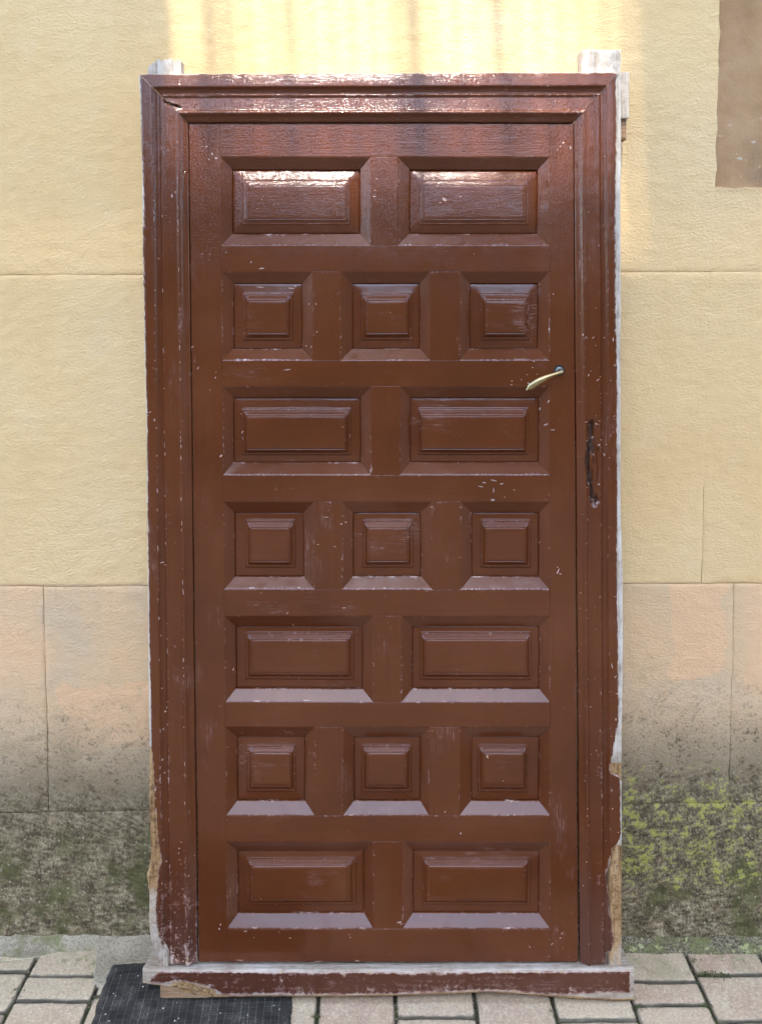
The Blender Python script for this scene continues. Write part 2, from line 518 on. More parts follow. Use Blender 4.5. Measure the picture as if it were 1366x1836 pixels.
RUBBER = rubber_material('black_rubber', (0.034, 0.030, 0.025), (0.14, 0.118, 0.088), 0.52)
RIB = rubber_material('dusty_rubber_rib', (0.09, 0.085, 0.078), (0.27, 0.245, 0.21), 0.50)
ASPHALT = simple('asphalt', (0.05, 0.049, 0.047), 0.9, 0, 40, 0.3, 0.5, 0.2)
BLOCKER = simple('blocker_brown', (0.20, 0.13, 0.08), 0.9, 0, 30, 0.2, 0.3, 0.1)  # brown of the added sun-blocking sheets
LEAF = simple('moss_leaf', (0.075, 0.095, 0.022), 0.7, 0, 40, 0.5, 0.1)
STRAW = simple('dry_straw', (0.50, 0.44, 0.27), 0.7, 0, 40, 0.2, 0.1)
FACADE = simple('opposite_facade_render', (0.15, 0.115, 0.085), 0.9, 0, 3, 0.12, 0.4, 0.2)
FACADE_B = simple('neighbour_facade_render', (0.15, 0.12, 0.095), 0.9, 0, 3, 0.12, 0.4, 0.2)
TILE = simple('clay_roof_tile', (0.32, 0.15, 0.09), 0.85, 0, 8, 0.3, 0.4, 0.2)
SHUTTER = simple('green_shutter_paint', (0.06, 0.10, 0.07), 0.5, 0, 30, 0.2, 0.2)
IRON = simple('dark_iron', (0.03, 0.03, 0.032), 0.5, 0.6, 30, 0.2, 0.2)

# ================================================================== THE SETTING
# ---- ground sheet and pavers
gm_ = MB()
xs_ = [-60, -6, -3, -1.5, 0, 1.5, 3, 6, 60]
ys_ = [0.4, 0.0, -0.5, -1, -3, -6, -60]
gm_.grid([[(x, y, -0.0085) for x in xs_] for y in ys_][::-1])
ground = tag(gm_.build('ground', SOIL, None, False), kind='structure')

def add_paver(mb, x0, x1, y0, y1, tilt=None, nx=9, ny=7):
    """one concrete paver with worn, slightly uneven edges; x0..x1, y0 (far) .. y1 (near)"""
    if x1 - x0 < 0.02 or y0 - y1 < 0.02:
        return
    sx, sy = random.uniform(-.006, .006), random.uniform(-.006, .006)
    dz = random.uniform(-0.0022, 0.0)
    g = 0.0016
    X0, X1, Y0, Y1 = x0 + g, x1 - g, y0 - g, y1 + g
    def fr(n):
        return [0.0, 0.02, 0.05] + [lerp(0.12, 0.88, i / (n - 1)) for i in range(n)] + [0.95, 0.98, 1.0]
    fx, fy = fr(nx), fr(ny)
    sd = random.uniform(0, 50)
    rc0 = random.uniform(0.004, 0.014)
    rows, wr = [], []
    for b in fy:
        row, w_ = [], []
        for a in fx:
            x, y = lerp(X0, X1, a), lerp(Y0, Y1, b)
            ea = min(a, 1 - a) * (X1 - X0); eb = min(b, 1 - b) * (Y0 - Y1)
            e = min(ea, eb)
            rc = rc0
            if ea < rc and eb < rc:
                e = min(e, rc - math.hypot(rc - ea, rc - eb))
            n1 = nz(x * 33 + sd, y * 33, sd)
            drop = 0.0050 * (1 - sstep(-0.002, 0.0050 + 0.004 * n1, e))
            z = dz + sx * (x - (X0 + X1) / 2) + sy * (y - (Y0 + Y1) / 2) - drop + 0.0009 * nz(x * 28, y * 28, 2.3) - 0.0004
            j = nv(x * 40 + sd, y * 40, 1.5) * 0.7 + nv(x * 110 + sd, y * 110, 2.5) * 0.5
            k = 0.0055 if (a in (0, 1) or b in (0, 1)) else 0.0008
            if a in (0.0, 1.0) or b in (0.0, 1.0):
                z -= 0.006
            row.append((x + j.x * k, y + j.y * k, min(z, -0.0002)))
            w_.append(1 - sstep(0.0, 0.013, e))
        rows.append(row); wr.append(w_)
    mb.grid(rows, wr, flip=True)

KNOWN = {4: [-0.084, -0.200], 5: [-0.0973, -0.1685, -0.255], 6: [-0.155, -0.26], 7: [-0.11, -0.25], 8: [-0.14, -0.24], 9: [-0.09, -0.262],
         10: [-0.12, -0.2125, -0.33], 11: [-0.1, -0.27], 12: [-0.08, -0.219, -0.30], 13: [-0.1152, -0.1806, -0.29],
         14: [-0.094, -0.222, -0.34]}
COLS = [-0.867 - 0.186 * k for k in (4, 3, 2, 1)] + [-0.867, -0.684, -0.50, -0.325, -0.148, 0.034, 0.2216, 0.405, 0.593, 0.770] + [0.770 + 0.186 * k for k in (1, 2, 3, 4, 5)]
field = MB()
for i in range(len(COLS) - 1):
    x0, x1 = COLS[i], COLS[i + 1]
    y = -0.004
    joints = list(KNOWN.get(i + 1, []))
    while y > -0.42:
        if joints:
            yn = joints.pop(0)
        else:
            yn = y - random.choice((0.09, 0.11, 0.14, 0.17, 0.19)) - random.uniform(0, 0.01)
        if y > -0.75:
            pv = MB(); add_paver(pv, x0, x1, y, yn)
            if pv.f:
                pv.build('paving_stone', PAVER, ground)
        else:
            add_paver(field, x0, x1, y, yn, nx=3, ny=3)
        y = yn
for side in (-1, 1):
    x = COLS[0] if side < 0 else COLS[-1]
    while abs(x) < 4.5:
        xa, xb = (x - 0.186, x) if side < 0 else (x, x + 0.186)
        y = -0.004
        while y > -0.42:
            yn = y - random.choice((0.09, 0.12, 0.15, 0.19))
            add_paver(field, xa, xb, y, yn, nx=3, ny=3)
            y = yn
        x += 0.186 * side
tag(field.build('paving_field', PAVER, ground), kind='stuff')

rd = MB(); rd.box(-60, 60, -9.4, -0.64, -0.05, -0.004); rd.box(4.6, 60, -0.639, -0.02, -0.05, -0.004); rd.box(-60, -4.6, -0.639, -0.02, -0.05, -0.004)  # unseen dark road, added so the door's paint reflects little light from the ground
tag(rd.build('added_road', ASPHALT, None, False), kind='structure')

# ---- cement fillet along the foot of the wall
def fillet_reach(x):
    if x < -0.88: r = 0.046
    elif x < -0.70: r = lerp(0.046, 0.028, sstep(-0.88, -0.80, x)) + 0.10 * sstep(-0.725, -0.695, x)
    elif x < -0.45: r = lerp(0.128, 0.150, sstep(-0.70, -0.62, x))
    else: r = 0.034
    r = lerp(r, 0.034, sstep(-0.45, -0.40, x))
    return r + 0.007 * nz(x * 14, 0.3, 4.0) + 0.004 * nz(x * 45, 1.3, 4.0)

cf = MB()
xs_ = [-4.4 + 0.2 * k for k in range(16)] + [-1.2 + 0.012 * k for k in range(201)] + [1.4 + 0.2 * k for k in range(16)]
rows = []
for x in xs_:
    r = fillet_reach(x)
    row = []
    hh = 0.026 if x < -0.45 else 0.021
    for t in [0, .06, .12, .2, .3, .4, .5, .6, .7, .8, .88, .94, .98, 1.0, 1.03]:
        d = t * r
        z = 0.0035 + hh * max(0.0, 1 - d / 0.034) ** 1.6
        z *= 1 - sstep(0.86, 1.02, t) * 0.75
        if t > 1.0: z = -0.010
        z += 0.0016 * nz(x * 30, d * 30, 7.7) + 0.0007 * nz(x * 110, d * 110, 1.1)
        row.append((x, 0.006 - d, z))
    rows.append(row)
cf.grid(rows)
cement = tag(cf.build('cement_fillet', CEMENT), kind='structure')

# ---- the wall the door leans on: big rendered blocks, thin joints
wall = tag(empty('house_wall', (0, 0, 0)), 'cream rendered block wall with damp mossy foot behind the old door', 'wall')
wb = MB(); wb.box(-4.4, 4.4, 0.020, 0.35, -0.1, 6.9)
wb.build('mortar_bed', MORTAR, wall, False)

def wob(x, k): return 0.0022 * nz(x * 3.1, k, 0.2) + 0.0012 * nz(x * 17, k, 1.2)
def J1(x): return 1.7182 + 0.0045 * x + wob(x, 1.5)
def J2(x): return 0.9396 + 0.0040 * x + wob(x, 2.5)
def J3(x): return 0.3620 + 0.0135 * x + wob(x, 3.5)

def relief(x, z):
    d = 0.0026 * fbm(x * 3.1, 0.0, z * 3.1, 3) + 0.0013 * nz(x * 30, 3.0, z * 42) + 0.0007 * nz(x * 90, 9.0, z * 90)
    low = sstep(0.75, 0.15, z)
    d += low * (0.0022 * fbm(x * 14, 5.0, z * 14, 4) + 0.0013 * nz(x * 70, 2.0, z * 70))
    return d

def block(x0, x1, z0, z1, mat, res, off=0.0, gaps=(1, 1, 1, 1), thin_above=None, jag=False):
    """x0,x1 numbers; z0,z1 functions of x; gaps = left,right,bottom,top; res = metres per cell"""
    nx = max(3, int((x1 - x0) / res)); nzv = max(3, int((z1((x0 + x1) / 2) - z0((x0 + x1) / 2)) / res))
    def fr(n):
        e = min(0.004, 0.25 / n)
        return [0.0, e * 0.35, e] + [k / n for k in range(1, n)] + [1 - e, 1 - e * 0.35, 1.0]
    mb = MB(); rows = []
    fx, fz = fr(nx), fr(nzv)
    for b in fz:
        row = []
        for a in fx:
            x = lerp(x0, x1, a)
            za, zb = z0(x), z1(x)
            z = lerp(za, zb, b)
            gl = max(0.0001, 0.0006 + 0.0009 * nz(x * 9, z * 9, 3.3))
            if thin_above and z > thin_above: gl *= 0.1
            dl, dr_ = a * (x1 - x0), (1 - a) * (x1 - x0)
            db, dt = b * (zb - za), (1 - b) * (zb - za)
            drop = 0.0
            for k, dd in enumerate((dl, dr_, db, dt)):
                if not gaps[k]:
                    continue
                gk = gaps[k] if not (thin_above and k < 2 and z > thin_above) else 0.12
                drop = max(drop, gk * (0.0020 + 0.0012 * nz(x * 13, z * 13, 6)) * (1 - sstep(0.0, 0.0042 * (1 + 0.5 * nz(x * 30, z * 30, 8)), dd)))
            y = off + drop - relief(x, z)
            vw = 0.0018 * nz(z * 6, 5.0, round(x0 if a < 0.5 else x1, 3)) + 0.001 * nz(z * 31, 2.0, 1.0)
            if a < 0.01 and gaps[0] or a > 0.99 and gaps[1]: x += vw
            if a == 0 and gaps[0]: x += gl
            if a == 1 and gaps[1]: x -= gl
            if b == 0 and gaps[2]: z += gl
            if b == 1 and gaps[3]: z -= gl
            if jag and a > 0.97 and not gaps[1]: x += 0.0035 * nz(z * 22, 1.1, 2) + 0.0018 * nz(z * 80, 4.1, 2); y -= 0.0012 * sstep(0.97, 1.0, a)
            if jag and b > 0.95 and not gaps[3]: z += 0.003 * nz(x * 25, 1.1, 2) + 0.0015 * nz(x * 90, 4.1, 2); y -= 0.002 * sstep(0.95, 1.0, b)
            row.append((x, y, z))
        rows.append(row)
    ids = mb.grid(rows)
    # returns into the joint
    rim = ids[0] + [r[-1] for r in ids[1:]] + ids[-1][-2::-1] + [r[0] for r in ids[-2:0:-1]]
    back = [mb.vert((mb.v[i][0], 0.03, mb.v[i][2])) for i in rim]
    n = len(rim)
    for k in range(n):
        mb.face(rim[(k + 1) % n], rim[k], back[k], back[(k + 1) % n])
    return mb.build('stone_block', mat, wall, True, 50)

F0 = lambda x: -0.06
FN, MD, CR = 0.0075, 0.02, 0.06
# plinth course
for a, b, r in ((-4.4, -3.2, CR), (-3.2, -2.1, CR), (-2.1, -1.25, MD), (-1.25, 0.1, FN), (0.1, 1.45, FN), (1.45, 2.5, MD), (2.5, 4.4, CR)):
    block(a, b, F0, J3, WALL, r)
# second course
for a, b, r in ((-4.4, -2.9, CR), (-2.9, -1.7, MD), (-1.7, -0.845, FN), (-0.845, 0.05, FN), (0.05, 0.885, FN), (0.885, 1.7, FN), (1.7, 2.9, CR), (2.9, 4.4, CR)):
    block(a, b, J3, J2, WALL, r)
# third course (tall)
for a, b, r, th in ((-4.4, -3.0, CR, None), (-3.0, -1.6, MD, None), (-1.6, 0.0, FN, None), (0.0, 0.803, FN, 1.19), (0.803, 1.7, FN, 1.19), (1.7, 3.0, CR, None), (3.0, 4.4, CR, None)):
    block(a, b, J2, J1, WALL, r, thin_above=th)
# fourth course with the exposed brown stone
T4 = lambda x: 2.62
for a, b, r in ((-4.4, -2.6, CR), (-2.6, -1.3, MD)):
    block(a, b, J1, T4, WALL, r)
S0 = lambda x: 1.926
block(-1.3, 0.8135, J1, T4, WALL, FN, gaps=(1, 0, 1, 1), jag=True)
block(0.8105, 1.75, J1, S0, WALL, FN, off=0.0004, gaps=(0, 1, 1, 0), jag=True)
block(0.805, 1.75, lambda x: 1.918, T4, SANDSTONE, FN, off=0.0085, gaps=(0, 1, 0, 1))
for a, b, r in ((1.75, 3.0, CR), (3.0, 4.4, CR)):
    block(a, b, J1, T4, WALL, r)
for k in range(6):
    za = 2.62 + 0.71 * k
    for q in range(5):
        a = -4.4 + 1.76 * q
        block(a, a + 1.76, (lambda z: (lambda x: z))(za), (lambda z: (lambda x: z))(za + 0.71), WALL, 0.1)

# ---- houses across the lane (behind the camera), low, so that the sky stands over them: they shade the lane and stand in the paint's reflections
def townhouse(name, label, x0, x1, y, h, wmat, depth=6.0):
    t = tag(empty(name, ((x0 + x1) / 2, y, 0)), label, 'house')
    cx = (x0 + x1) / 2
    def part(nm, mat, a, b, c, d, e, f, parent=t):
        m_ = MB(); m_.box(a - cx, b - cx, c - y, d - y, e, f)
        return m_.build(nm, mat, parent, False)
    part('wall', wmat, x0, x1, y - depth, y, -0.05, h)
    nw = max(1, min(4, int((x1 - x0) / 1.9)))
    for fl in range(int(h / 3.0)):
        for k in range(nw):
            wx = x0 + (k + 0.5) * (x1 - x0) / nw
            z0 = 1.0 + fl * 3.0
            if z0 + 1.5 > h - 0.3: continue
            w_ = part('window', BLACK, wx - 0.45, wx + 0.45, y - 0.02, y + 0.012, z0, z0 + 1.4)
            for s in (-1, 1):
                part('shutter', SHUTTER, wx + s * 0.45 - (0.45 if s < 0 else 0), wx + s * 0.45 + (0.45 if s > 0 else 0), y + 0.013, y + 0.05, z0 - 0.02, z0 + 1.42, w_)
            part('sill', wmat, wx - 0.55, wx + 0.55, y + 0.014, y + 0.11, z0 - 0.1, z0 - 0.025, w_)
    return t, part

# sheets added out of view to block the sun except through one striped gap
SH_ = 7.0
def sun_blockers():
    def at(x, z):                           # where the ray from the wall point (x, z) to the sun meets the added sheets
        k = (SH_ - z) / math.tan(SUN_EL)
        return x - k * math.sin(SUN_AZ), -k * math.cos(SUN_AZ)
    t = tag(empty('sun_blocker', (0, -3.2, SH_)), 'added brown sheets out of view over the lane, blocking the sun', 'sun sail')
    def blocker_part(nm, x0, x1, y0, y1, th=0.004, n=10):
        m_ = MB()
        rows = []
        for j in range(n + 1):
            rows.append([(lerp(x0, x1, i / n), lerp(y0, y1, j / n) + 3.2, -0.05 * math.sin(math.pi * i / n) * math.sin(math.pi * j / n) * (n > 4)) for i in range(n + 1)])
        lo = [[(p[0], p[1], p[2] - th) for p in r] for r in rows]
        m_.grid(rows); m_.grid(lo, flip=True)
        return m_.build(nm, BLOCKER, t)
    xl, y1 = at(-0.47, 2.15)
    xr, _ = at(0.60, 2.15)
    ye = at(0, 1.78)[1]
    blocker_part('blocker_sheet', -5, 4.5, -4.78, ye)
    blocker_part('blocker_sheet', -5, xl, ye + 0.004, -1.7)
    blocker_part('blocker_sheet', xr, 4.5, ye + 0.004, -1.7)
    k, n_ = xl + 0.02, 0                     # thin slats added to weaken the sun through the gap, their shadows blurring together
    while k < xr - 0.01:
        wd = 0.0285 + 0.018 * max(1 - sstep(0.0, 0.2, k - xl), 1 - sstep(0.0, 0.24, xr - k))
        blocker_part('blocker_slat', k, k + wd, ye + 0.006, -1.7, 0.003, 4)
        k += 0.05
    for wx, ww in ((-0.225, 0.035), (0.07, 0.055), (0.30, 0.035)):  # wider strips added to cast the darker streaks
        x, _ = at(wx, 2.15)
        blocker_part('blocker_strip', x - ww / 2, x + ww / 2, ye + 0.004, -1.7, 0.003, 4)
sun_blockers()
townhouse('townhouse', 'low dark rendered house across the lane, straight opposite the door', -2.0, 5.0, -9.5, 4.2, FACADE)
townhouse('townhouse', 'taller rendered house across the lane towards the right', 5.05, 150.0, -9.7, 9.0, FACADE_B)
townhouse('townhouse', 'low rendered house across the lane towards the left', -150.0, -2.05, -9.7, 6.0, FACADE_B)

# ---- measurements of the door in metres: (u across, v up)
ROWS = [
    ((1.986, 1.7817, 1.9602, 1.8095, 1.9371, 1.83, 1.9187, 1.8449),
     [(-0.3726, -0.024, -0.3485, -0.0485, -0.3252, -0.0721, -0.3095, -0.0832), (0.0389, 0.3908, 0.0662, 0.3668, 0.0892, 0.3449, 0.1001, 0.3329)]),
    ((1.7194, 1.5137, 1.6937, 1.5399, 1.6715, 1.5597, 1.65, 1.5782),
     [(-0.3714, -0.1603, -0.3471, -0.186, -0.3251, -0.2079, -0.3067, -0.2232), (-0.0938, 0.1147, -0.0677, 0.0914, -0.0474, 0.0737, -0.03, 0.0587), (0.1844, 0.3902, 0.2084, 0.3701, 0.2336, 0.3501, 0.248, 0.3341)]),
    ((1.4516, 1.2437, 1.4239, 1.2704, 1.3986, 1.2886, 1.3792, 1.3057),
     [(-0.372, -0.0235, -0.3483, -0.0475, -0.3289, -0.0713, -0.3104, -0.0864), (0.0445, 0.3897, 0.0686, 0.3734, 0.0872, 0.3487, 0.0969, 0.3327)]),
    ((1.1799, 0.9731, 1.1509, 0.9976, 1.1344, 1.0197, 1.1145, 1.0404),
     [(-0.3714, -0.1575, -0.3473, -0.1833, -0.3221, -0.2028, -0.3037, -0.2195), (-0.0906, 0.1194, -0.0669, 0.0948, -0.0437, 0.0769, -0.0276, 0.0605), (0.1877, 0.3964, 0.2145, 0.3748, 0.236, 0.3553, 0.2484, 0.3365)]),
    ((0.9088, 0.7039, 0.8785, 0.7282, 0.8657, 0.7508, 0.8485, 0.7732),
     [(-0.3688, -0.0184, -0.3455, -0.0439, -0.3233, -0.0645, -0.3034, -0.0818), (0.0487, 0.3978, 0.0744, 0.3761, 0.0918, 0.3579, 0.1082, 0.3404)]),
    ((0.6438, 0.4321, 0.6123, 0.4569, 0.5938, 0.4787, 0.5773, 0.5042),
     [(-0.3675, -0.1573, -0.3436, -0.1814, -0.3211, -0.2036, -0.3025, -0.2163), (-0.0899, 0.1137, -0.0646, 0.0944, -0.0467, 0.0734, -0.0305, 0.0569), (0.1864, 0.3992, 0.2161, 0.3774, 0.231, 0.3498, 0.2449, 0.3363)]),
    ((0.3675, 0.1583, 0.3361, 0.1836, 0.3185, 0.2047, 0.3049, 0.2292),
     [(-0.3661, -0.0186, -0.3432, -0.0407, -0.3223, -0.0596, -0.3048, -0.0803), (0.0517, 0.402, 0.0763, 0.3788, 0.0992, 0.3578, 0.1129, 0.3388)]),
]
LEAF_L = [(-0.4449, 2.0626), (-0.4329, 0.0743)]
LEAF_R = [(0.4456, 2.0626), (0.4688, 0.0743)]
STILE_L = [(-0.3721, 1.9866), (-0.366, 0.1583)]
STILE_R = [(0.3903, 1.9866), (0.4025, 0.1583)]
JL_OUT = [(-0.5578, 2.1745), (-0.5473, 0.0777)]
JL_IN = [(-0.4467, 2.065), (-0.4362, 0.0696)]
JR_OUT = [(0.5488, 2.1784), (0.5697, 0.0777)]
JR_IN = [(0.4467, 2.065), (0.4733, 0.0696)]
JL_PAINT = [(-0.5539, 2.1745), (-0.5531, 2.1122), (-0.5504, 1.959), (-0.5483, 1.9014), (-0.5505, 1.7795), (-0.5468, 1.5732), (-0.5443, 1.3918), (-0.5445, 1.1834), (-0.5432, 1.0), (-0.5422, 0.7894), (-0.5391, 0.6704), (-0.5395, 0.6108), (-0.5358, 0.5776), (-0.5325, 0.4978), (-0.5278, 0.4179), (-0.5241, 0.3779), (-0.5179, 0.3312), (-0.5246, 0.3111), (-0.5289, 0.2576), (-0.5331, 0.2174), (-0.5295, 0.1772), (-0.5232, 0.1369), (-0.5141, 0.1167), (-0.505, 0.0939), (-0.4985, 0.0777)]
JL_CORE = [(-0.5614, 2.177), (-0.558, 2.1144), (-0.5553, 1.9605), (-0.5541, 1.7802), (-0.5518, 1.5731), (-0.5492, 1.3909), (-0.5494, 1.1816), (-0.5482, 0.9975), (-0.5484, 0.786), (-0.5471, 0.5999), (-0.5464, 0.5199), (-0.5445, 0.4129), (-0.5438, 0.3258), (-0.5546, 0.3029), (-0.552, 0.2895), (-0.5483, 0.2519), (-0.5488, 0.1846), (-0.5451, 0.1442), (-0.5295, 0.1172), (-0.5298, 0.0659)]
JR_PAINT = [(0.5411, 2.1784), (0.5425, 1.9846), (0.5414, 1.7795), (0.5426, 1.6249), (0.5455, 1.5732), (0.5491, 1.4437), (0.5487, 1.3138), (0.551, 1.1834), (0.551, 1.0132), (0.5552, 0.7894), (0.5574, 0.6704), (0.5474, 0.6108), (0.5386, 0.5577), (0.54, 0.5404), (0.5624, 0.5324), (0.5647, 0.3912), (0.5583, 0.3752), (0.5439, 0.3619), (0.5351, 0.3111), (0.5313, 0.291), (0.5368, 0.2576), (0.5398, 0.204), (0.5452, 0.1839), (0.5508, 0.1369), (0.5457, 0.1194), (0.5339, 0.1046), (0.5328, 0.0777)]
JR_CORE = [(0.5537, 2.1809), (0.5551, 1.9862), (0.5554, 1.7802), (0.5579, 1.4431), (0.5599, 1.1816), (0.5664, 1.0107), (0.5681, 0.786), (0.5665, 0.6532), (0.5685, 0.3861), (0.5696, 0.0659)]
HEAD_OUT = [(-0.5578, 2.1745), (0.5488, 2.1784)]
HEAD_IN = [(-0.4467, 2.065), (0.4467, 2.065)]
SILL_TOP = [(-0.5596, 0.0821), (-0.5019, 0.0794), (0.0223, 0.0781), (0.5936, 0.0821)]
SILL_BOT = [(-0.5599, 0.0446), (-0.5218, 0.042), (-0.4891, 0.0353), (-0.4564, 0.0246), (-0.4302, 0.0152), (-0.4079, 0.0112), (-0.24, 0.0138), (-0.0826, 0.0132), (0.0223, 0.0152), (0.1535, 0.0205), (0.2584, 0.0246), (0.324, 0.0205), (0.3896, 0.0138), (0.4814, 0.0071), (0.547, 0.0031), (0.5943, 0.0031)]
HORN_L = [(-0.5406, 2.1877), (-0.4636, 2.2135)]
HORN_R = [(0.4651, 2.1877), (0.5559, 2.2342)]
SHIM_A = [(0.5669, 2.0828), (0.5819, 2.19)]
SHIM_B = [(0.57, 2.0355), (0.5802, 2.0841)]
HANDLE = [(0.4128, 1.4917), (0.3302, 1.4476)]
HOLE = [(0.4164, 1.4895)]
BLOCK = [(-0.5253, 0.0251), (-0.3878, 0.0021)]
GOUGE = [(0.4903, 1.3625), (0.488, 1.3129), (0.4857, 1.2737), (0.4885, 1.2344), (0.4952, 1.2083), (0.4993, 1.1847), (0.5093, 1.2475), (0.5037, 1.305)]
HEADHOLE = [(-0.4983, 2.1113), (-0.4828, 2.1062), (-0.4648, 2.0998)]
